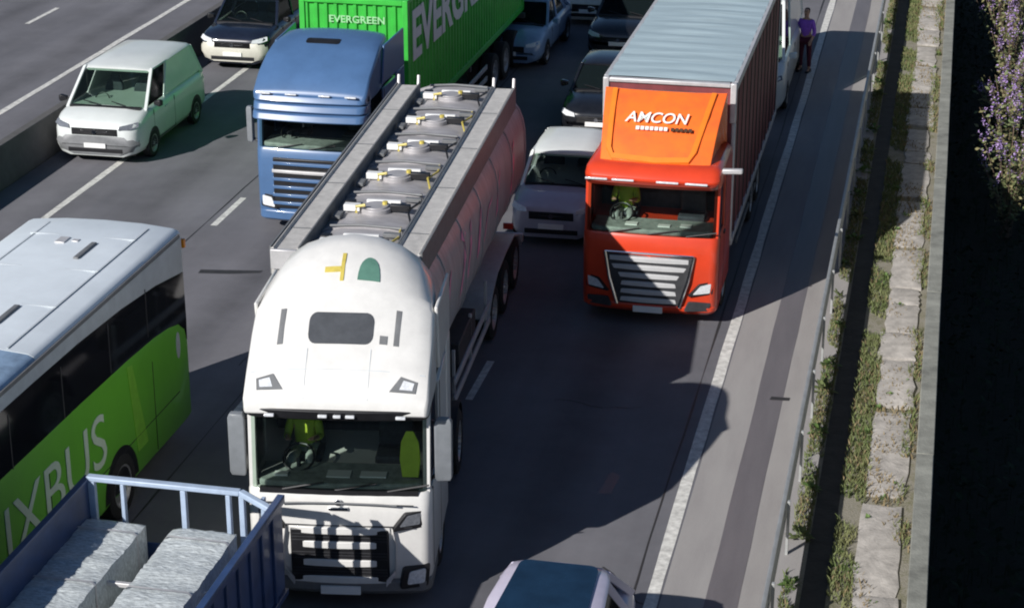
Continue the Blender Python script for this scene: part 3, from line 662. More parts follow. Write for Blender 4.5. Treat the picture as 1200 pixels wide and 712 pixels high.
mb = MB(); mb.loft([[(x, .025 + .065 * (x / 1.15) ** 2, 1.55 + .17 * (abs(x) / 1.15) ** 2.2), (x, .03 + .065 * (x / 1.15) ** 2, 1.765), (x, .10 + .065 * (x / 1.15) ** 2, 1.765), (x, .10 + .065 * (x / 1.15) ** 2, 1.55 + .17 * (abs(x) / 1.15) ** 2.2)] for x in [-1.06 + 2.12 * i / 12 for i in range(13)]]); mb.obj('cowl', BLACK, tk)
# hi-vis waistcoat hung inside the windscreen, papers on the dashboard
mb = MB(); mb.loft([[(.93 + u * w, .30 + .03 * z, 1.86 + z) for u, w in ((-1, w_), (1, w_))] + [(.93 + u * w_, .33 + .03 * z, 1.86 + z) for u in (1, -1)] for z, w_ in ((0, .11), (.25, .14), (.5, .12), (.66, .05))]); mb.obj('hanging_waistcoat', HIVIS, tk, .01)
mb = MB(); mb.box(-.2, .12, .3, .5, 1.83, 1.845).box(.25, .6, .32, .48, 1.83, 1.85).box(-.9, -.72, .3, .4, 1.83, 1.86); mb.obj('paper', PLATE, tk)
# chassis of the tractor
MB().box(-.48, -.30, .6, 6.0, .78, 1.02).box(.30, .48, .6, 6.0, .78, 1.02).box(-.5, .5, 3.6, 4.6, 1.02, 1.14).obj('chassis', DGREY, tk, .01)
for sx in (-1, 1):
    mb = MB(); mb.cyl((sx * .86, 2.75, .72), (0, 1, 0), .33, 1.1, 18); mb.obj('fuel_tank', GREYM, tk, .02)
    mb = MB(); n = 12
    for yc in (4.35,): mb.loft([[(sx * .55 + a * sx, yc + .60 * math.cos(math.pi * k / n), .55 + .56 * math.sin(math.pi * k / n) + b) for a, b in ((0, 0), (.66, 0), (.66, .03), (0, .03))] for k in range(n + 1)])
    mb.obj('mudguard', BLACK, tk)
    mb = MB()
    for z in (.5, .82, 1.14): mb.box(sx * 1.0, sx * 1.225, .58, .98, z, z + .03)
    mb.obj('step', MGREY, tk, .006)
lorry_axles(tk, (1.42, 4.35), Wd, .51, True, (1.42,))
cabset = list(tk.children); rz = R(4.7); M_ = Matrix.Rotation(rz, 3, 'Z')
for o in cabset:
    o.location = M_ @ o.location + Vector((.668, -3.30, 0)); o.rotation_euler.z = rz
# the tank itself
def sup(w, h, zc, y, n=36, e=2.9):
    return [(w * math.copysign(abs(math.cos(t)) ** (2 / e), math.cos(t)), y, zc + h * math.copysign(abs(math.sin(t)) ** (2 / e), math.sin(t))) for t in (2 * math.pi * k / n for k in range(n))]
TL = 10.3
MB().loft([sup(1.25 * k, 1.16 * k, 2.52, y) for y, k in ((-.22, .3), (-.2, .6), (-.12, .85), (0., 1.), (TL, 1.), (TL + .12, .85), (TL + .2, .6), (TL + .22, .3))]).obj('tank', TANK, tk, 0, 45)
mb = MB()
for y in [.12 + k * (TL - .24) / 6 for k in range(7)]: mb.loft([sup(1.265, 1.176, 2.52, y - .05), sup(1.272, 1.183, 2.52, y), sup(1.265, 1.176, 2.52, y + .05)])
mb.obj('tank_band', TANK, tk)
for sx in (-1, 1):
    mb = MB(); a, b = (.72, 1.08)
    mb.loft([[(sx * x, y, z) for x, z in ((a, 3.50), (b + .04, 3.38), (b + .04, 3.80), (b, 3.82), (b - .02, 3.775), (a + .02, 3.775), (a, 3.82), (a - .03, 3.80))] for y in (.35, 1.35, 3.5, 5.5, 7.5, 9.75)])
    o = mb.obj('walkway', TANKTOP, tk, .006)
    mb = MB()
    for xx in (a - .02, b + .045): mb.loft([[(sx * xx + u, y, 3.40 + v) for u, v in ((-.012, 0), (.012, 0), (.012, .432), (-.012, .432))] for y in (.36, 9.74)])
    mb.obj('edge_strip', MGREY, o)
    mb = MB()
    for yy in (1.35, 3.6, 5.8, 8.0): mb.box(sx * (a + .01), sx * (b - .01), yy - .015, yy + .015, 3.774, 3.782)
    mb.obj('joint', MGREY, o)
    mb = MB()
    for xx in (a + .0, b + .02): mb.tube([(sx * xx, 9.7, 3.78), (sx * xx, 9.76, 3.97)], .03, 6)
    mb.obj('end_post', GREYM, o)
    MB().box(sx * a, sx * (b + .03), .28, .349, 3.5, 3.80).obj('end_cap', GREYM, o, .01)
for k in range(6):
    yc = .95 + 1.66 * k; mb = MB(); mb.cyl((-.02, yc, 3.70), (0, 0, 1), .25, .10, 20).cyl((-.02, yc, 3.755), (0, 0, 1), .20, .04, 20)
    mh = mb.obj('manhole', TANK, tk, .01)
    mb = MB(); mb.box(.20, .52, yc - .06, yc + .05, 3.69, 3.80); mb.box(-.56, -.4, yc + .15, yc + .3, 3.68, 3.76); mb.obj('vent_box', BLACK, mh, .01)
    mb = MB(); mb.tube([(-.3, yc - .2, 3.70), (-.3, yc - .2, 3.80), (-.15, yc - .2, 3.83)], .025, 6).cyl((.06 + .05 * (k % 3), yc + .05, 3.79), (0, 0, 1), .045, .06, 8); mb.obj('valve', YEL, mh)
    mb = MB(); mb.box(-.52, -.26, yc - .12, yc + .02, 3.69, 3.79).box(-.25, .3, yc + .33, yc + .40, 3.67, 3.74); mb.obj('valve_box', PLATE, mh, .008)
    mb = MB(); mb.box(.34, .60, yc + .42 + .05 * (k % 3), yc + .52 + .05 * (k % 3), 3.68, 3.74); mb.box(-.62, -.50, yc - .45, yc - .2, 3.66, 3.72); mb.obj('vent_box', MGREY, mh, .008)
    mb = MB(); mb.tube([(.62, yc - .5, 3.66), (.50, yc - .1, 3.74), (.58, yc + .4, 3.70), (.52, yc + .9, 3.68)], .018, 6); mb.obj('hose', BLACK if k % 2 else YEL, mh)
    mb = MB(); mb.tube([(-.56, yc + .8, 3.70), (-.1, yc + .84, 3.72), (.55, yc + .8, 3.70)], .022, 6); mb.obj('pipe', MGREY, mh)
# swooping pink letters on the flank
def side_stroke(pts, w):
    mb = MB(); e = 2.9
    def sx_(z): return 1.25 * max(0, 1 - abs((z - 2.52) / 1.16) ** e) ** (1 / e) + .010
    rows = [[(sx_(z + dz), y + dy, z + dz) for dy, dz in ((-w, -w * .4), (w, w * .4))] for y, z in pts]
    vs = [p for r_ in rows for p in r_]; k = len(rows)
    back = [(x - .03, y, z) for x, y, z in vs]
    mb.add(vs + back, [(2 * i, 2 * i + 1, 2 * i + 3, 2 * i + 2) for i in range(k - 1)] + [(2 * k + 2 * i + 2, 2 * k + 2 * i + 3, 2 * k + 2 * i + 1, 2 * k + 2 * i) for i in range(k - 1)]); return mb
for pts, w in (([(.9, 2.2), (1.2, 2.6), (1.5, 2.95), (1.9, 3.1)], .16), ([(1.5, 2.25), (1.8, 2.5), (2.1, 2.9)], .10), ([(2.9, 2.25), (3.3, 2.65), (3.5, 3.0), (3.3, 3.1)], .11), ([(3.5, 2.25), (3.9, 2.7), (4.1, 3.05)], .10), ([(4.6, 2.3), (4.8, 2.7), (5.1, 3.0)], .12), ([(5.2, 2.3), (5.7, 2.75), (6.1, 2.8)], .08), ([(6.6, 2.35), (6.9, 2.8), (7.2, 3.0)], .10), ([(8.4, 2.2), (8.6, 2.6), (8.8, 3.0)], .14)):
    side_stroke(pts, w).obj('flank_lettering', PINK, tk)
MB().box(-.5, -.36, 3.0 - 2.0, TL - .2, .95, 1.38).box(.36, .5, 1.0, TL - .2, .95, 1.38).obj('trailer_chassis', DGREY, tk, .01)
for sx in (-1, 1):
    mb = MB()
    for z in (.55, .85): mb.box(sx * 1.20, sx * 1.235, 2.4, 6.0, z, z + .12)
    for y in (2.6, 4.2, 5.8): mb.box(sx * 1.15, sx * 1.2, y - .03, y + .03, .5, 1.4)
    mb.obj('side_guard', GREYM, tk, .006)
    mb = MB(); mb.box(sx * .62, sx * 1.2, 3.0, 4.6, .75, 1.35); mb.obj('equipment_box', DGREY, tk, .02)
    mb = MB(); mb.loft([[(sx * .70 + a * sx, 7.9 + 2.0 * c, .62 + .55 * (1 - abs(c) ** 4) + b) for a, b in ((0, 0), (.53, 0), (.53, .03), (0, .03))] for c in (-1, -.95, -.8, -.5, 0, .5, .8, .95, 1)]); mb.obj('mudguard', GREYM, tk)
    mb = MB(); mb.box(sx * .8, sx * 1.0, TL + .02, TL + .08, .78, .90); mb.obj('tail_light', RED, tk, .01)
lorry_axles(tk, (6.6, 7.9, 9.2), 2.46, .5, False)
MB().box(-1.2, 1.2, TL - .05, TL + .05, .55, .72).obj('rear_bumper', GREYM, tk, .01)

# ------------------------------------------------------------------ orange red curtain lorry
BARS = mat('silver grille bars', (.62, .62, .62), .3, metal=.2, var=.06)
da = root('curtain_lorry', 'orange red lorry with bright orange roof deflector and pale grey box body', 'lorry', (-4.785, 33.85, 0), 0)
Wd = 2.48
lorry_cab(da, RED, Wd, 2.0, .34, 1.72, 2.66, .12)
MB().loft([[(x, y, z) for x, y in plan(Wd - k, 2.0, .2, y0)] for z, k, y0 in ((2.62, .02, .06), (2.78, .0, .02), (2.90, .04, .10), (2.98, .2, .25))]).obj('roof', RED, da, .02, 45)
MB().loft([[(x, y, z) for x, y in plan(Wd - .1, .4, .16, y0)] for z, y0 in ((2.64, -.03), (2.72, -.10), (2.74, -.08))]).obj('sun_visor', mat('dark red visor', (.25, .03, .015), .3, coat=.5), da, .01)
mb = MB()
for x in (-.98, -.5, .3, .82): mb.box(x - .2, x + .2, -.085, -.04, 2.755, 2.79)
mb.obj('marker_light', LAMP, da, .01)
# roof deflector: a wedge with a raised border
def dw(t): return lerp(1.0, 1.13, t)
def dp(x, t, off=0.): # point on the sloping face, t 0 bottom .. 1 top
    return (x, lerp(.36, 1.62, t) - off * .62 + .10 * (abs(x) / 1.1) ** 3, lerp(2.95, 3.99, t) + off * .78 + .10 * math.sin(math.pi * t))
rings = []
for t in (0, .1, .3, .5, .7, .9, 1.0):
    w = dw(t); rings.append([dp(x * w, t) for x in (-1, -.85, -.5, 0, .5, .85, 1)] + [(w, 2.02, 2.92), (-w, 2.02, 2.92)])
o = MB().loft(rings).obj('roof_deflector', ORANGE, da, .02, 45)
def ribbon(path, w, h):
    rows = []
    for i, (x, t) in enumerate(path):
        x2, t2 = path[min(i + 1, len(path) - 1)]; x1, t1 = path[max(i - 1, 0)]
        d = Vector((x2 - x1, (t2 - t1) * 1.6)).normalized(); nx, nt = -d.y * w, d.x * w / 1.6
        rows.append([dp(x - nx, t - nt, .001), dp(x - nx * .8, t - nt * .8, h), dp(x + nx * .8, t + nt * .8, h), dp(x + nx, t + nt, .001)])
    return MB().loft(rows)
ribbon([(-.93, .97), (-.9, .5), (-.87, .15), (-.78, .06), (0, .04), (.6, .06), (.68, .15), (.82, .6), (.9, .97)], .055, .05).obj('raised_border', ORANGE2, o)
ux = Vector((1, 0, 0)); uy = Vector((0, 1.26, 1.04)).normalized()
p_ = Vector(dp(-.58, .46)); text_mesh('lettering', 'AMCON', LETTER, o, p_ + Vector((-.06, -.034, .044)), ux, uy, .23, 1.16, .006, .01, .2)
mb = MB(); q0 = Vector(dp(-.42, .37)) + Vector((0, -.034, .048))
for k in range(7): mb.slab([q0 + ux * (k * .085 + a) + uy * b for a, b in ((0, 0), (.065, 0), (.065, .075), (0, .075))], ux.cross(uy), .015)
mb.obj('lettering', LETTER, o); mb = MB(); q0 = Vector(dp(.22, .37)) + Vector((0, -.034, .048))
for k in range(5): mb.slab([q0 + ux * (k * .08 + a) + uy * b for a, b in ((0, 0), (.06, 0), (.06, .075), (0, .075))], ux.cross(uy), .015)
mb.obj('lettering', LETTERD, o)
# face
g = MB(); zz = [(1.36, .78, .015), (.90, .69, -.015), (.42, .55, .0)]
g.loft([[(-w, y - .012, z), (w, y - .012, z), (w, y + .08, z), (-w, y + .08, z)] for z, w, y in zz]); g.obj('grille', DGREY, da, .015)
for k in range(6):
    z = .50 + .155 * k; w = lerp(.55, .77, (z - .42) / .94) - .03
    mb = MB(); mb.loft([[(x, -.06 + .05 * (x / w) ** 2 + a, z + b) for a, b in ((0, -.04), (.0, .042), (.07, .06), (.07, -.05))] for x in (-w, -w / 2, 0, w / 2, w)]); mb.obj('grille_bar', BARS, da, .006)
mb = MB()
for sx in (-1, 1): mb.tube([(sx * .81, .005, 1.39), (sx * .72, -.03, .91), (sx * .57, -.02, .40)], .028, 6)
mb.tube([(-.81, .005, 1.39), (0, -.02, 1.40), (.81, .005, 1.39)], .018, 6); mb.obj('grille_surround', CHROME, da)
for sx in (-1, 1):
    q = [(sx * .72, -.012, .62), (sx * 1.16, .10, .66), (sx * 1.18, .12, .92), (sx * .92, .02, .86)]
    if sx < 0: q = [q[1], q[0], q[3], q[2]]
    o = qslab(MB(), q, 0, .03, .012, .08).obj('headlight', BLACK, da, .006)
    q2 = [Vector(p) * .75 + Vector((sx * 1.0, .045, .77)) * .25 for p in q]; qslab(MB(), q2, .01, .02, .022, .03).obj('lens', LAMP, o)
    q = [(sx * .66, -.02, .34), (sx * 1.1, .08, .34), (sx * 1.14, .10, .5), (sx * .74, -.01, .52)]
    if sx < 0: q = [q[1], q[0], q[3], q[2]]
    qslab(MB(), q, 0, .03, .022, .06).obj('fog_lamp', DGREY, da, .006)
    if sx < 0: continue
    mb = MB(); mb.loft([[(sx * (1.22 + u), .42 + .16 * u + v, 2.90 + w) for v, w in ((-.05, -.045), (.06, -.045), (.06, .045), (-.05, .045))] for u in (0, .28, .36)]); mb.obj('camera_arm', GREYM, da, .02)
MB().loft([[(x, y, z) for x, y in plan(Wd + k, .8, .2, y0)] for z, k, y0 in ((.24, -.12, .08), (.32, -.01, -.01), (.40, -.01, -.015), (.43, -.05, .03))]).obj('bumper', RED, da, .01)
MB().box(-.27, .27, -.05, -.015, .27, .385).obj('number_plate', PLATE, da, .004)
mb = MB(); mb.box(-.5, -.28, .3, .45, 1.81, 1.83).box(.1, .32, .3, .42, 1.81, 1.83).box(.5, .7, .35, .5, 1.81, 1.83); mb.obj('paper', PLATE, da)
# body
BL = 9.5; y0 = 2.15; h = 1.245
MB().box(-h, h, y0, y0 + .06, .98, 4.05).obj('front_bulkhead', MAROON, da, .01)
mb = MB()
for sx in (-1, 1): mb.box(sx * (h - .11), sx * (h + .006), y0 - .04, y0 + .12, 3.3, 4.06)
for sx in (-1, 1): mb.box(sx * (h - .07), sx * (h + .004), y0 - .02, y0 + .12, .98, 3.297)
mb.box(-h + .11, h - .11, y0 - .04, y0 + .1, 3.97, 4.055); mb.obj('front_frame', GREYM, da, .02)
for sx in (-1, 1):
    mb = MB(); n = 60; ys = [y0 + .12 + (BL - .2) * k / n for k in range(n + 1)]
    mb.loft([[(sx * (h - .03 + .012 * math.sin(k * 1.9) + .008 * math.sin(k * .7)), y, z) for z in (1.0, 1.8, 2.7, 3.9)] + [(sx * (h - .06), y, z) for z in (3.9, 1.0)] for k, y in enumerate(ys)]); c = mb.obj('curtain', MAROON, da)
    mb = MB()
    for k in range(12): mb.box(sx * (h - .01), sx * (h + .008), y0 + .5 + .78 * k, y0 + .545 + .78 * k, 1.02, 3.9)
    mb.obj('strap', BLACK, c)
    mb = MB(); mb.box(sx * (h - .07), sx * (h + .01), y0 + .12, y0 + BL, 3.90, 4.06).box(sx * (h - .07), sx * (h + .008), y0 + .12, y0 + BL, .86, 1.0); mb.obj('side_rail', GREYM, da, .008)
    mb = MB()
    for z in (.45, .70): mb.box(sx * 1.19, sx * 1.225, 3.6, 7.6, z, z + .1)
    mb.obj('side_guard', MGREY, da, .006)
    mb = MB(); mb.cyl((sx * .86, 2.9, .68), (0, 1, 0), .31, 1.2, 18); mb.obj('fuel_tank', MGREY, da, .02)
nx, ny = 8, 70; vs = []; 
for j in range(ny + 1):
    y = y0 + .1 + (BL - .12) * j / ny
    for i in range(nx + 1):
        x = -h + .06 + (2 * h - .12) * i / nx; vs.append((x, y, 4.062 + .035 * math.sin(math.pi * i / nx) * math.sin(math.pi * ((j * .23) % 1)) + .006 * math.sin(j * 1.3 + i * .8)))
mb = MB(); mb.add(vs, [(j * (nx + 1) + i, j * (nx + 1) + i + 1, (j + 1) * (nx + 1) + i + 1, (j + 1) * (nx + 1) + i) for j in range(ny) for i in range(nx)])
mb.obj('body_roof', TRAILROOF, da)
MB().box(-h, h, y0 + BL - .08, y0 + BL, .9, 4.06).obj('rear_doors', GREYM, da, .01)
MB().box(-1.2, 1.2, y0 + .1, y0 + BL - .1, .9, .99).box(-.48, -.3, 1, y0 + BL, .66, .9).box(.3, .48, 1, y0 + BL, .66, .9).obj('chassis', DGREY, da, .01)
lorry_axles(da, (1.35, 6.4, 7.75), Wd, .5, True, (1.35,))

# ------------------------------------------------------------------ blue lorry with green container
bl = root('container_lorry', 'blue cab lorry with stepped roof visor carrying a green container', 'lorry', (-12.26, 37.35, 0), 0)
Wd = 2.42
lorry_cab(bl, BLUE, Wd, 2.3, .36, 1.80, 2.84, .10)
secb = [(0., 1.15, 2.94, 2.97), (.06, 1.19, 3.02, 3.07), (.4, 1.19, 3.30, 3.38), (.9, 1.18, 3.55, 3.66), (1.3, 1.15, 3.68, 3.80), (2.0, 1.08, 3.74, 3.86), (2.3, 1.0, 3.72, 3.82)]
MB().loft(arch_upper(1.2, secb, 2.82)).obj('roof', BLUE, bl, .04, 50)
for z0, z1, yy in ((2.46, 2.62, -.20), (2.64, 2.80, -.13), (2.82, 2.97, -.07)):
    MB().loft([[(x, y, z) for x, y in plan(Wd - .04, .3, .18, y_)] for z, y_ in ((z0, yy - .02), (z0 + .02, yy - .05), (z1 - .02, yy), (z1, yy + .04))]).obj('sun_visor', BLUE, bl, .012)
decal(secb, [(-.05 + x, 1.28 + y) for x, y in rpoly(.72, .22, .06)], .01).obj('roof_hatch', BLACK, bl)
mb = MB()
for x in (-.9, -.35, .35, .9): mb.box(x - .12, x + .12, -.10, -.04, 2.975, 3.01)
mb.obj('marker_light', LAMP, bl, .01)
g = MB(); g.box(-.82, .82, -.014, .06, .55, 1.62); g.obj('grille', BLACK, bl, .02)
for k in range(6):
    mb = MB(); z = .66 + .17 * k; mb.loft([[(x, -.06 + .05 * x * x + a, z + b) for a, b in ((0, -.03), (0, .03), (.07, .045), (.07, -.045))] for x in (-.84, -.4, 0, .4, .84)]); mb.obj('grille_bar', BLUE if k != 4 else GREYM, bl, .008)
for sx in (-1, 1):
    q = [(sx * .74, -.012, .52), (sx * 1.13, .10, .54), (sx * 1.14, .12, .82), (sx * .84, .0, .80)]
    if sx < 0: q = [q[1], q[0], q[3], q[2]]
    o = qslab(MB(), q, 0, .04, .012, .08).obj('headlight', BLACK, bl, .006)
    q2 = [Vector(p) * .8 + Vector((sx * .96, .045, .67)) * .2 for p in q]; qslab(MB(), q2, .01, .03, .022, .03).obj('lens', LAMP, o)
    x = sx * 1.215
    mb = MB(); mb.slab([(x, 1.2, 2.95), (x, 2.9, 2.95), (x, 2.9, 3.75), (x * .97, 1.5, 3.7)] if sx > 0 else [(x, 2.9, 2.95), (x, 1.2, 2.95), (x * .97, 1.5, 3.7), (x, 2.9, 3.75)], (sx, 0, 0), .05)
    mb.slab([(x, 2.28, .95), (x, 2.9, .95), (x, 2.9, 2.95), (x, 2.28, 2.95)] if sx > 0 else [(x, 2.9, .95), (x, 2.28, .95), (x, 2.28, 2.95), (x, 2.9, 2.95)], (sx, 0, 0), .05); mb.obj('side_deflector', BLUE, bl, .02)
    mb = MB(); mb.cyl((sx * .84, 3.2, .7), (0, 1, 0), .32, 1.2, 18); mb.obj('fuel_tank', GREYM, bl, .02)
MB().loft([[(x, y, z) for x, y in plan(Wd + k, .8, .2, y0)] for z, k, y0 in ((.24, -.1, .06), (.30, -.01, -.015), (.46, -.01, -.02), (.50, -.05, .02))]).obj('bumper', BLUE, bl, .01)
MB().box(-.27, .27, -.05, -.02, .32, .43).obj('number_plate', PLATE, bl, .004)
cab_mirrors(bl, Wd, 1.85, 2.60, .2, MIRG, w=.13)
MB().box(-.48, -.30, .6, 15.6, .80, 1.10).box(.30, .48, .6, 15.6, .80, 1.10).box(-1.2, 1.2, 3.7, 3.85, 1.1, 1.235).box(-1.2, 1.2, 15.4, 15.55, 1.1, 1.235).box(-1.1, 1.1, 9.4, 9.55, 1.1, 1.235).obj('chassis', DGREY, bl, .01)
for sx in (-1, 1):
    mb = MB()
    for z in (.55, .85): mb.box(sx * 1.18, sx * 1.215, 6.2, 10.8, z, z + .12)
    mb.obj('side_guard', GREYM, bl, .006)
lorry_axles(bl, (1.4, 5.0, 11.8, 13.1, 14.4), 2.42, .5, True, (1.4,))
co = root('shipping_container', 'bright green corrugated shipping container with white lettering riding on the blue lorry', 'container', (-12.38, 41.0, 1.24), 0)
CW, CL, CH = 1.219, 12.19, 2.9
def corr(n, pitch, d):
    pts = []
    for k in range(n): pts += [(k * pitch, 0), (k * pitch + pitch * .28, 0), (k * pitch + pitch * .42, d), (k * pitch + pitch * .86, d)]
    return pts + [(n * pitch, 0)]
prof = corr(10, 2.2 / 10, .045)
MB().loft([[(-1.1 + a, .035 + b, z) for a, b in prof] + [(1.1, .12, z), (-1.1, .12, z)] for z in (.16, CH - .12)], closed=True).obj('front_panel', GREEN, co, 0, 20)
for sx in (-1, 1):
    prof = corr(42, (CL - .3) / 42, .036); MB().loft([[(sx * (CW - .02 - b), .15 + a, z) for a, b in prof] + [(sx * (CW - .1), CL - .15, z), (sx * (CW - .1), .15, z)] for z in (.16, CH - .1)]).obj('side_panel', GREEN, co, 0, 20)
mb = MB()
for x in (-1, 1):
    for y in (0, CL - .16): mb.box(x * (CW - .12), x * CW, y, y + .16, .0, CH)
    for z in (0, CH - .1): mb.box(x * (CW - .09), x * (CW - .003), .16, CL - .16, z + .003, z + .16 if z == 0 else CH - .003)
for y in (0.004, CL - .1):
    mb.box(-CW + .12, CW - .12, y, y + .096, .002, .16); mb.box(-CW + .12, CW - .12, y, y + .096, CH - .12, CH - .002)
mb.obj('frame', GREEN, co, .012)
MB().box(-CW + .09, CW - .09, .1, CL - .1, CH - .06, CH - .02).obj('roof', GREEN, co)
MB().box(-CW + .12, CW - .12, CL - .1, CL - .04, .16, CH - .12).obj('doors', GREEN, co)
text_mesh('lettering', 'EVERGREEN', LETTER, co, (CW - .021, .45, 1.45), (0, 1, 0), (0, 0, 1), 1.15, 8.6, .012, .03)
text_mesh('lettering', 'EVERGREEN', mat('faded green lettering', (.34, .68, .34), .5), co, (-.55, .034, 2.36), (1, 0, 0), (0, 0, 1), .16, 1.25, .012, .02)

# ------------------------------------------------------------------ green coach
bus = root('coach', 'bright green and white coach with a long black window band beside the barrier lane', 'coach', (-12.46, 14.6, 0), 0)
BLn = 13.0; hw = 1.265
def bring(y, k, zt, zb=.32):
    w = hw * k; P = [(0, zb), (w - .08, zb), (w, zb + .12), (w, 1.5), (w, 2.6), (w * .995, 3.2), (w * .99, zt - .14), (w * .965, zt - .05), (w * .90, zt - .01), (w * .5, zt + .035), (0, zt + .05)]
    return [(x, y, z) for x, z in P] + [(-x, y, z) for x, z in P[-2:0:-1]]
MB().loft([bring(0, .88, 3.2), bring(.1, .95, 3.38), bring(.4, .99, 3.5), bring(1., 1, 3.54), bring(BLn - .5, 1, 3.54), bring(BLn - .10, .998, 3.535), bring(BLn - .02, .985, 3.50), bring(BLn, .96, 3.40)]).obj('body', BUSG, bus, 0, 45)
def roofz(x): 
    w = hw; a = abs(x) / w
    return 3.59 - .015 * (a / .5) if a < .5 else 3.575 - .045 * (a - .5) / .37
xs = [-.978, -.955, -.90, -.5, 0, .5, .90, .955, .978]
def rp(x, y, off): 
    a = abs(x); z = {0: 3.59, .5: 3.575, .90: 3.53, .955: 3.495, .978: 3.45}[a]; return (x * hw + math.copysign(off, x) * (a > .9), y, z + off)
rows = [[rp(x, y, .012) for x in xs] for y in (7.75, 8.5, 10, 11.5, BLn - .12)] + [[(p[0] * .99, BLn - .015, p[2] - .03) for p in (rp(x, 0, .012) for x in xs)]]
def thick(rows, t=.03):
    up = [p for r_ in rows for p in r_]; k = len(up); m = len(rows[0]); dn = [(x * .98, y, z - t) for x, y, z in up]; mb = MB(); fs = []
    for i in range(len(rows) - 1):
        for j in range(m - 1):
            a = i * m + j; fs += [(a, a + 1, a + m + 1, a + m), (k + a + m, k + a + m + 1, k + a + 1, k + a)]
    for j in range(m - 1): fs += [(j, k + j, k + j + 1, j + 1)]; a = (len(rows) - 1) * m + j; fs += [(a + 1, k + a + 1, k + a, a)]
    for i in range(len(rows) - 1): a = i * m; fs += [(a + m, k + a + m, k + a, a)]; a = i * m + m - 1; fs += [(a, k + a, k + a + m, a + m)]
    return mb.add(up + dn, fs)
thick(rows).obj('roof', BUSW, bus, 0, 50)
thick([[rp(x, y, .012) for x in xs] for y in (.9, 3, 5, 7.735)]).obj('roof_front', ROOFGL, bus, 0, 50)
for x, y in ((.32, 11.5), (.32, 8.85)): MB().box(x - .04, x + .05, y - .35, y + .35, 3.58, 3.625).obj('roof_vent', MGREY, bus, .015)
MB().box(-.28, -.12, 11.75, 12.0, 3.59, 3.62).box(-.05, .06, 11.85, 11.95, 3.59, 3.615).obj('roof_fitting', GREYM, bus, .01)
for x in (-.62, .66): 
    mb = MB(); mb.loft([[(x * hw + u, y, 3.575 + v) for u, v in ((-.012, 0), (.012, 0), (.012, .010), (-.012, .010))] for y in (7.8, BLn - .3)]); mb.obj('roof_seam', BUSGREY, bus)
mb = MB()
for y in (9.3, 10.75, 12.15): mb.box(-.85, .85, y - .006, y + .006, 3.55, 3.594)
mb.obj('roof_seam', BUSGREY, bus)
for sx in (-1, 1):
    X = sx * (hw + .004)
    def sslab(pts, t=.03): 
        P = [(X, y, z) for y, z in pts]; return MB().slab(P if sx > 0 else P[::-1], (sx, 0, 0), t)
    # window band: (y local = Y - 14.6)
    wz = [(12.95, 2.05), (12.93, 2.826), (11.8, 3.006), (10.5, 3.126), (9., 3.196), (7.6, 3.216), (.5, 3.246), (.3, 2.4), (.6, 2.3), (6.4, 2.36), (8.9, 2.33), (10.6, 2.29), (11.6, 2.24), (12.2, 2.17), (12.6, 2.08), (12.85, 1.9), (12.93, 1.7)]
    sslab(wz).obj('side_windows', BGL, bus)
    cz = [(12.93, 2.83), (12.93, 3.40), (.5, 3.42), (.5, 3.25), (7.6, 3.22), (9., 3.20), (10.5, 3.13), (11.8, 3.01)]
    sslab(cz, .02).obj('cantrail', BUSGREY, bus)
    mb = MB(); mb.loft([[(sx * (hw * .985 + u), y, 3.44 + v) for u, v in ((0, -.03), (.025, -.03), (.025, .03), (0, .03))] for y in (.6, 7, BLn - .12)]); mb.obj('gutter', MGREY, bus)
    mb = MB()
    for y in (1.9, 3.6, 5.2, 6.8, 8.4, 10.0, 11.4): mb.box(X, X + sx * .006, y - .012, y + .012, 2.34, 3.1)
    mb.obj('window_joint', DGREY, bus)
    mb = MB()
    for y in (2.0, 4.4, 6.1, 7.8, 11.5): mb.box(X - sx * .01, X + sx * .002, y - .006, y + .006, .45, 1.9)
    mb.box(X - sx * .01, X + sx * .002, 2, 12.5, .98, .992); mb.obj('hatch_seam', DGREY, bus)
    for wy in (2.7, 9.9, 11.15 if False else 9.9):
        pass
    for wy in (2.7, 10.1):
        n = 20; mb = MB(); P = [(X, wy + .62 * math.cos(math.pi * k / n), .45 + .66 * math.sin(math.pi * k / n)) for k in range(n + 1)]; mb.slab(P if sx > 0 else P[::-1], (sx, 0, 0), .05); mb.obj('wheel_arch', BLACK, bus)
        wheel(bus, sx * (hw - .14), wy, .5, .32, sx)
    text_mesh('lettering', 'FLIXBUS' if sx > 0 else 'FLIXBUS', LETTERG, bus, (X, 5.25, 1.12) if sx > 0 else (X, 9.6, 1.12), (0, sx, 0), (0, 0, 1), .80, 4.4, .006, .0)
    mb = MB(); P = [(X + sx * .002, y, z) for y, z in ((10.75, .75), (11.15, .75), (10.75, 2.15), (10.55, 2.2))]; mb.slab(P if sx > 0 else P[::-1], (sx, 0, 0), .01); mb.obj('side_stripe', mat('lighter green stripe', (.24, .60, .05), .35, coat=.4), bus)
    mb = MB(); P = [(X + sx * .003, 12.55 + .08 * math.cos(a), 1.75 + .22 * math.sin(a)) for a in (2 * math.pi * k / 16 for k in range(16))]; mb.slab(P if sx > 0 else P[::-1], (sx, 0, 0), .01); mb.obj('side_lamp', BUSGREY, bus)
qslab(MB(), [(-1.05, .06, 1.3), (1.05, .06, 1.3), (1.1, .2, 3.15), (-1.1, .2, 3.15)], 0, .15, .06, .05).obj('windscreen', BGL, bus)
MB().box(-.9, .9, BLn - .02, BLn + .012, 2.2, 3.1).obj('rear_window', BGL, bus, .02)
MB().box(hw - .06, hw + .03, BLn - .02, BLn + .05, 3.2, 3.34).obj('marker_light', AMBER, bus, .01)
for sx in (-1, 1): MB().box(sx * .9, sx * 1.18, BLn - .02, BLn + .02, .9, 1.5).obj('tail_light', RED, bus, .02)

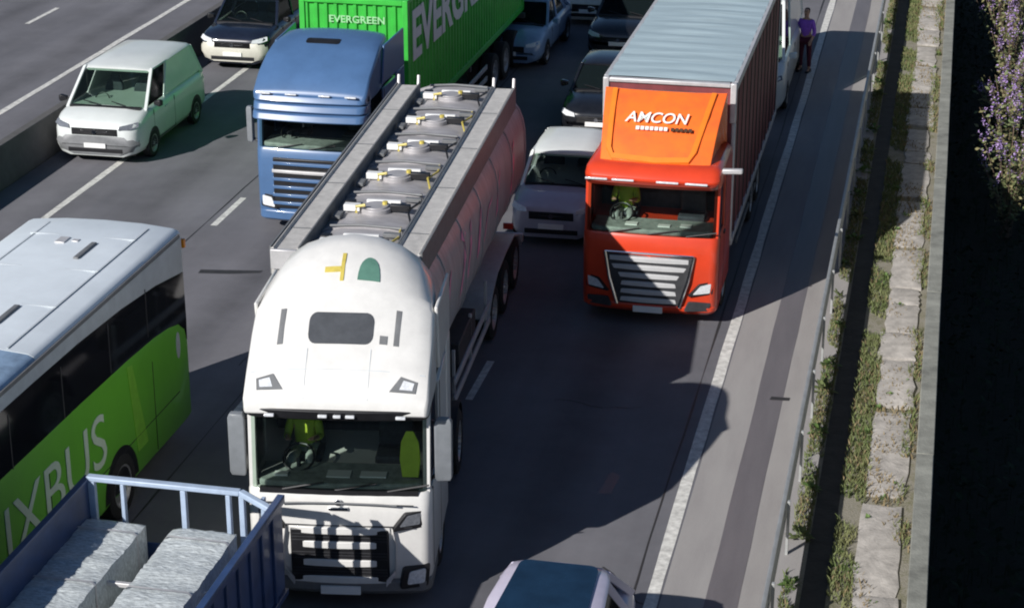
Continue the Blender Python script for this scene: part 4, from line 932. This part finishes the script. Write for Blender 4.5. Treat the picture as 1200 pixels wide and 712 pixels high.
# ------------------------------------------------------------------ blue dropside lorry with wrapped bales
fl = root('dropside_lorry', 'blue open sided lorry bed with a pale blue tail rail below the white cab', 'lorry', (-8.92, 12.9, 0), 0)
bx = 1.31; y0, y1 = 2.6, 8.6; zf, zt = 1.02, 2.28
MB().box(-bx + .02, bx - .02, y0, y1, zf - .12, zf).obj('bed_floor', DGREY, fl, .01)
for sx in (-1, 1):
    mb = MB(); mb.box(sx * (bx - .05), sx * (bx - .006), y0, y1, zf - .1, zt - .02)
    w = mb.obj('side_wall', TRBLUE, fl, .006)
    mb = MB(); k = 0
    y = y0 + .1
    while y < y1 - .05: mb.box(sx * (bx - .006), sx * (bx + .03), y, y + .06, zf - .08, zt - .08); y += .42
    for z in (zf - .12, zt - .08): mb.box(sx * (bx - .005), sx * (bx + .04), y0, y1, z, z + .08)
    mb.obj('rib', TRBLUE, w, .006)
    MB().box(sx * (bx - .06), sx * (bx + .035), y0 - .02, y1 + .02, zt - .019, zt + .02).obj('top_rail', TRBLUE, w, .008)
tr = MB().box(-bx + .02, .78, y1 - .09, y1 + .02, zt - .02, zt + .05).beam((.78, y1 - .035, zt + .015), (1.30, y1 - .3, zt - .06), .09, .08).obj('tail_rail', RAILB, fl, .015)
mb = MB()
for x, w in ((-1.22, .09), (-.80, .05), (.02, .07), (.62, .06), (.80, .07), (1.08, .05)): mb.box(x - w / 2, x + w / 2, y1 - .085, y1 - .005, zf, zt - .021)
mb.obj('tail_post', RAILB, fl, .008)
MB().box(-bx + .06, bx - .06, y1 - .03, y1 + .0, zf, zf + .42).obj('tail_board', TRBLUE, fl, .008)
mb = MB()
for y in (3.2, 4.7, 6.2, 7.7): mb.box(-1.15, 1.15, y - .05, y + .05, zf + .002, zf + .09)
mb.obj('bed_batten', TIMBER, fl, .006)
mb = MB()
for y in (5.55, 7.15): mb.box(-1.2, 1.2, y - .03, y + .03, 1.60, 1.66)
mb.obj('load_bar', GREYM, fl, .008)
MB().box(-.48, -.3, .6, y1 - .1, .62, .9).box(.3, .48, .6, y1 - .1, .62, .9).obj('chassis', DGREY, fl, .01)
lorry_cab(fl, BLUE, 2.3, 1.9, .36, 1.55, 2.3, .12)
MB().loft([[(x, y, z) for x, y in plan(2.3 - k, 1.9, .16, y_)] for z, k, y_ in ((2.26, .02, .14), (2.45, .06, .2), (2.55, .3, .4))]).obj('roof', BLUE, fl, .02)
g = MB()
for k in range(5): g.box(-.7, .7, -.02, .05, .75 + .13 * k, .82 + .13 * k)
g.obj('grille', BLACK, fl, .01)
for sx in (-1, 1): MB().box(sx * .74, sx * 1.05, -.01, .2, .55, .75).obj('headlight', LAMP, fl, .02)
cab_mirrors(fl, 2.3, 1.55, 2.15, .25, BLACK, w=.16)
lorry_axles(fl, (1.1, 6.6), 2.4, .46, True, (1.1,))
def bale(x, label):
    r = root('wrapped_bale', label, 'bale', (x, 12.9 + 3.0, zf + .10), 0, 'wrapped bales on the blue lorry bed')
    rng = random.Random(int(abs(x) * 100)); L_, w_, h_ = 5.45, .42, .68; n = 90; m = 10
    rings = []
    for j in range(n + 1):
        y = L_ * j / n; c = 1 - .05 * (max(0, abs(2 * j / n - 1) - .98) / .02)
        sag = .008 * math.sin(y * 9) + .006 * math.sin(y * 3.1 + x) + rng.uniform(-.006, .006)
        top = [(-w_ + 2 * w_ * i / m + rng.uniform(-.006, .006), y + rng.uniform(-.012, .012), h_ * c + sag + rng.uniform(-.008, .008) - .018 * (abs(2 * i / m - 1) ** 8)) for i in range(m + 1)]
        rings.append([(-w_ * c, y, 0)] + [(p[0] * c, p[1], p[2]) for p in top] + [(w_ * c, y, 0)])
    MB().loft(rings).obj('wrapping', BALE, r, 0, 70)
    mb = MB()
    for y in (.7, 2.2, 3.8, 5.1): mb.loft([[(-w_ - .008, y + a, 0), (-w_ - .004, y + a, h_ - .01), (-w_ + .05, y + a, h_ + .03), (w_ - .05, y + a, h_ + .03), (w_ + .004, y + a, h_ - .01), (w_ + .008, y + a, 0)] for a in (-.02, .02)], caps=False, closed=False)
    mb.obj('strap', GREYM, r)
bale(-9.80, 'long silver wrapped bale against the dark blue wall of the lorry bed, nearer the coach')
bale(-8.58, 'long silver wrapped bale lying on the bed side nearer the white tanker cab')

# ------------------------------------------------------------------ cars and vans
def at(x, y): return (x, y, 0)
car('white_van', 'small white panel van with dark windscreen straddling the line by the concrete barrier', 'van', at(-18.60, 41.0), R(.5), 4.65, 2.12, 1.92, 1.16, 1.02, .78, 1.62, 4.25, 4.5, VANW, front=BUMPG, van=True)
car('dark_suv', 'dark car with pale cream bumper waiting behind the small white panel van', 'car', at(-18.4, 49.7), 0, 4.5, 1.96, 1.66, 1.06, .95, 1.15, 1.75, 3.9, 4.4, DARKB, front=CREAM)
car('compact_car', 'pale silver hatchback with bright roof between the tanker and the orange lorry', 'car', at(-7.33, 37.62), R(1), 3.9, 1.76, 1.62, 1.02, .92, 1.0, 1.5, 3.35, 3.78, SILV, hood=None, roofm=VANW)  # whiter roof paint stands for sun on the roof, greyer body for shade
car('black_car', 'black car half hidden behind the orange lorry, directly behind the silver hatchback', 'car', at(-7.72, 45.1), R(1), 4.3, 1.82, 1.46, .95, .80, 1.25, 2.0, 3.4, 4.05, BLK)
car('black_car', 'farthest black car, at the top beside the pale blue grey lorry roof', 'car', at(-8.5, 53.0), 0, 4.3, 1.82, 1.46, .95, .80, 1.25, 2.0, 3.4, 4.05, BLK)
car('blue_car', 'steel blue saloon car beside the green container', 'car', at(-11.25, 51.35), R(-1), 4.5, 1.84, 1.5, .96, .82, 1.3, 2.1, 3.5, 4.15, BLUECAR)
car('cream_car', 'pale cream car at the top between the blue saloon and the farthest black car', 'car', at(-10.0, 56.7), 0, 4.4, 1.82, 1.5, .96, .82, 1.25, 2.0, 3.5, 4.1, CREAM)
car('delivery_van', 'tall white van standing close behind the orange lorry beside the person in purple', 'van', at(-4.56, 47.9), 0, 6.6, 1.98, 2.65, 1.3, 1.12, .9, 1.7, 6.2, 6.45, VANW, van=True)
car('lilac_car', 'pale violet car with dark glass roof at the bottom edge beside the hard strip', 'car', at(-4.12, 18.2), 0, 4.4, 1.86, 1.5, .98, .84, 1.15, 1.75, 3.82, 4.25, LILAC, pano=PANO)

# ------------------------------------------------------------------ people in view
person('person in purple top and wine red trousers standing beside the tall white van', (-3.42, 52.9, 0), R(-15), PURPLE, WINE)
dv = person('person in a hi-vis jacket sitting at the wheel of the white tanker cab', (0, 0, 0), R(8.5), HIVIS, DASH, seated=True)
cp = Vector((-7.27, 22.75, 0)) + Matrix.Rotation(R(8.5), 3, 'Z') @ Vector((-.62, 1.2, 1.86)); dv.location = cp
dv = person('person in a green hi-vis jacket sitting at the wheel of the orange red lorry', (-4.785 - .62, 33.85 + 1.18, 1.84), 0, HIVIS, DASH, seated=True)

# ------------------------------------------------------------------ verge: slabs, grass, weeds, shrubs
rng = random.Random(3); first = None; SL = []
y = 20.5; k = 0
while y < 63:
    d = rng.choice((.6, .9, 1.4, 2.0, 2.8)) * rng.uniform(.85, 1.15); w = rng.uniform(.50, .64); x = rng.uniform(-.27, -.21); P = []
    for (ex, ey), (gx, gy), n in (((-1, -1), (1, -1), 4), ((1, -1), (1, 1), 7), ((1, 1), (-1, 1), 4), ((-1, 1), (-1, -1), 7)):
        for j in range(n):
            t = j / n; P.append((w / 2 * lerp(ex, gx, t) + rng.uniform(-.04, .02), d / 2 * lerp(ey, gy, t) + rng.uniform(-.05, .02)))
    t = rng.uniform(.015, .045); tl = rng.uniform(-.015, .015)
    mb = MB(); mb.loft([[(px, py, -.03) for px, py in P], [(px, py, t + tl * py + rng.uniform(-.004, .004)) for px, py in P], [(px * .93, py * .97, t + .008 + tl * py) for px, py in P]])
    o = mb.obj('paving_slab', STONE, None); o.location = (x, y + d / 2, 0)
    tag(o, 'pale broken paving slab lying in the weeds beside the panel fence', 'slab', 'broken slabs along the fence')
    y += d + (rng.uniform(.0, .06) if rng.random() < .72 else rng.uniform(.15, .5)); k += 1
G1 = mat('verge grass green', (.075, .125, .03), .8, var=.35, scale=1.2, col2=(.20, .20, .09), detail=6); G2 = mat('weed leaf green', (.06, .14, .03), .7, var=.3, scale=9, col2=(.14, .20, .05))
G3 = mat('dry straw', (.22, .17, .09), .9, var=.25, scale=6)
def blades(name, m, n, xr, h, wd, rng, dens=None):
    mb = MB()
    while n > 0:
        x = rng.uniform(*xr); y = 20 + 44 * rng.random() ** 1.2
        if dens and math.sin(y * 1.7 + x * 5) + math.sin(y * .63 + 1.1) + .6 * math.sin(y * 4.1) < dens: n -= .2; continue
        n -= 1; a = rng.uniform(0, 6.28); hh = h * rng.uniform(.4, 1.2); c, s_ = math.cos(a) * wd, math.sin(a) * wd; l = rng.uniform(-.6, .6) * hh; l2 = rng.uniform(-.6, .6) * hh
        mb.add([(x - c, y - s_, -.02), (x + c, y + s_, -.02), (x + l * .4 + c * .7, y + l2 * .4 + s_ * .7, hh * .6), (x + l, y + l2, hh)], [(0, 1, 2), (0, 2, 3)])
    return tag(mb.obj(name, m), kind='stuff')
g = blades('grass', G1, 8000, (-1.52, -1.26), .09, .011, rng, -.9); g = blades('grass', G1, 11000, (-.90, -.52), .10, .012, rng, -1.2); blades('grass', G1, 2600, (-.06, .14), .12, .011, rng, -.2)
blades('dry_grass', G3, 7000, (-.9, .2), .10, .012, rng, -.2)
blades('dry_grass', G3, 2500, (-1.5, -1.27), .09, .011, rng, -.6)
def weed(x, y, h, m, label, n=26):
    mb = MB(); r_ = random.Random(int(x * 77 + y * 131))
    for k in range(n):
        a = r_.uniform(0, 6.28); l = h * r_.uniform(.4, 1.); e = r_.uniform(.2, 1.2); d = Vector((math.cos(a) * math.cos(e), math.sin(a) * math.cos(e), math.sin(e))); s_ = d.cross(Vector((0, 0, 1))).normalized() * h * .13
        p = d * l * .35; q = d * l; mid = p.lerp(q, .5)
        mb.add([p, mid + s_, q - Vector((0, 0, .15 * h)), mid - s_], [(0, 1, 2, 3)])
        mb.add([(0, 0, 0), (.008, 0, 0), p], [(0, 1, 2)])
    o = mb.obj('weed', m); o.location = (x, y, 0); return tag(o, label, 'weed', 'weeds along the crash barrier')
for k in range(26):
    y = 21.5 + 1.62 * k + rng.uniform(-.3, .3)
    weed(-1.42 + rng.uniform(-.04, .1), y, rng.uniform(.16, .34), G2 if k % 3 else G1, 'leafy green weed growing at the foot of the crash barrier')
for k in range(40):
    weed(rng.choice((rng.uniform(-.88, -.5), rng.uniform(-.5, .12))), 21.5 + 1.0 * k + rng.uniform(-.5, .5), rng.uniform(.08, .2), G2, 'low green weed growing between the broken slabs and the grass')
for k in range(0):
    weed(rng.uniform(-.88, .12), 21.5 + 1.8 * k + rng.uniform(-.5, .5), rng.uniform(.10, .2), G2, 'low green weed growing between the broken slabs and the grass')

def undergrowth(n):
    mb = MB(); r_ = random.Random(5)
    for k in range(n):
        x = .45 + 4.2 * r_.random(); y = r_.uniform(20, 62); h = r_.uniform(.1, .55); a = r_.uniform(0, 6.28); e = r_.uniform(-.2, .8); l = r_.uniform(.08, .2)
        d = Vector((math.cos(a) * math.cos(e), math.sin(a) * math.cos(e), math.sin(e))) * l; w = Vector((-math.sin(a), math.cos(a), .2)) * l * .3; p = Vector((x, y, h - .03))
        mb.add([p, p + d * .5 + w, p + d, p + d * .5 - w], [(0, 1, 2, 3)])
        if k % 4 == 0: mb.add([(x, y, -.04), (x + .012, y, -.04), (x, y, h)], [(0, 1, 2)])
    return tag(mb.obj('undergrowth', mat('ivy leaf green', (.025, .034, .02), .95, spec=.1, var=.4, scale=3)), kind='stuff')
undergrowth(9000)
TW = mat('woody twig', (.17, .12, .085), .85, var=.3, scale=12); LF = mat('shrub leaf', (.09, .14, .05), .7, var=.3, scale=6, col2=(.20, .21, .09)); LF2 = mat('olive leaf', (.22, .20, .09), .7, var=.3, scale=6)
FLW = mat('purple blossom', (.36, .22, .62), .7, var=.3, scale=8, col2=(.60, .44, .66))
def shrub(x, y, h, sp, label, seed, nst=22):
    r_ = random.Random(seed); r = root('flowering_shrub', label, 'shrub', (x, y, -.03), 0, 'purple shrubs behind the fence')
    st = MB(); lf = [MB(), MB()]; fl_ = MB()
    def leaf(mb, p, s_):
        a = r_.uniform(0, 6.28); e = r_.uniform(-.5, .9); d = Vector((math.cos(a) * math.cos(e), math.sin(a) * math.cos(e), math.sin(e))); w = d.cross(Vector((r_.uniform(-1, 1), r_.uniform(-1, 1), 1))).normalized() * s_ * .28
        mb.add([p, p + d * s_ * .5 + w, p + d * s_, p + d * s_ * .5 - w], [(0, 1, 2, 3)])
    for k in range(nst):
        a = r_.uniform(0, 6.28); b = r_.uniform(.15, 1.) * sp; hh = h * r_.uniform(.6, 1.05)
        p0 = Vector((r_.uniform(-.12, .12), r_.uniform(-.12, .12), 0)); p1 = Vector((math.cos(a) * b * .45, math.sin(a) * b * .45, hh * .55)); p2 = Vector((math.cos(a) * b, math.sin(a) * b, hh))
        st.tube([p0, p1, p2], .014, 4, .005)
        for j in range(44):
            t = r_.uniform(.2, 1.); p = p0.lerp(p1, t * 2) if t < .5 else p1.lerp(p2, t * 2 - 1); p = p + Vector((r_.gauss(0, .07), r_.gauss(0, .07), r_.gauss(0, .06)))
            leaf(lf[r_.random() < .45], p, r_.uniform(.06, .15))
        for q in range(r_.randint(1, 4)):
            c = p1.lerp(p2, r_.uniform(.5, 1.)); d = Vector((r_.uniform(-.6, .6), r_.uniform(-.6, .6), 1)).normalized(); ln = r_.uniform(.16, .34)
            for j in range(16):
                t = j / 16; pp = c + d * ln * t + Vector((r_.gauss(0, 1), r_.gauss(0, 1), r_.gauss(0, .5))) * .03 * (1 - t * .7)
                leaf(fl_, pp, .05)
    st.obj('stem', TW, r); lf[0].obj('foliage', LF, r); lf[1].obj('foliage', LF2, r); fl_.obj('blossom', FLW, r)
shrub(1.70, 40.4, 2.2, .8, 'nearest purple flowering shrub in the row behind the panel fence', 1, 24)
shrub(1.75, 43.2, 2.3, .85, 'second nearest purple flowering shrub behind the panel fence', 2, 26)
shrub(1.75, 46.6, 2.3, .85, 'middle shrub of the row behind the panel fence, between the taller bushes', 3, 26)
shrub(1.85, 50.2, 2.5, .95, 'second farthest purple flowering shrub behind the panel fence', 4, 30)
shrub(1.75, 54.2, 2.5, .95, 'farthest purple flowering shrub, at the top corner behind the panel fence', 5, 30)
shrub(3.2, 47.0, 2.4, 1., 'bushy shrub standing farther from the panel fence than the front row', 6, 30)
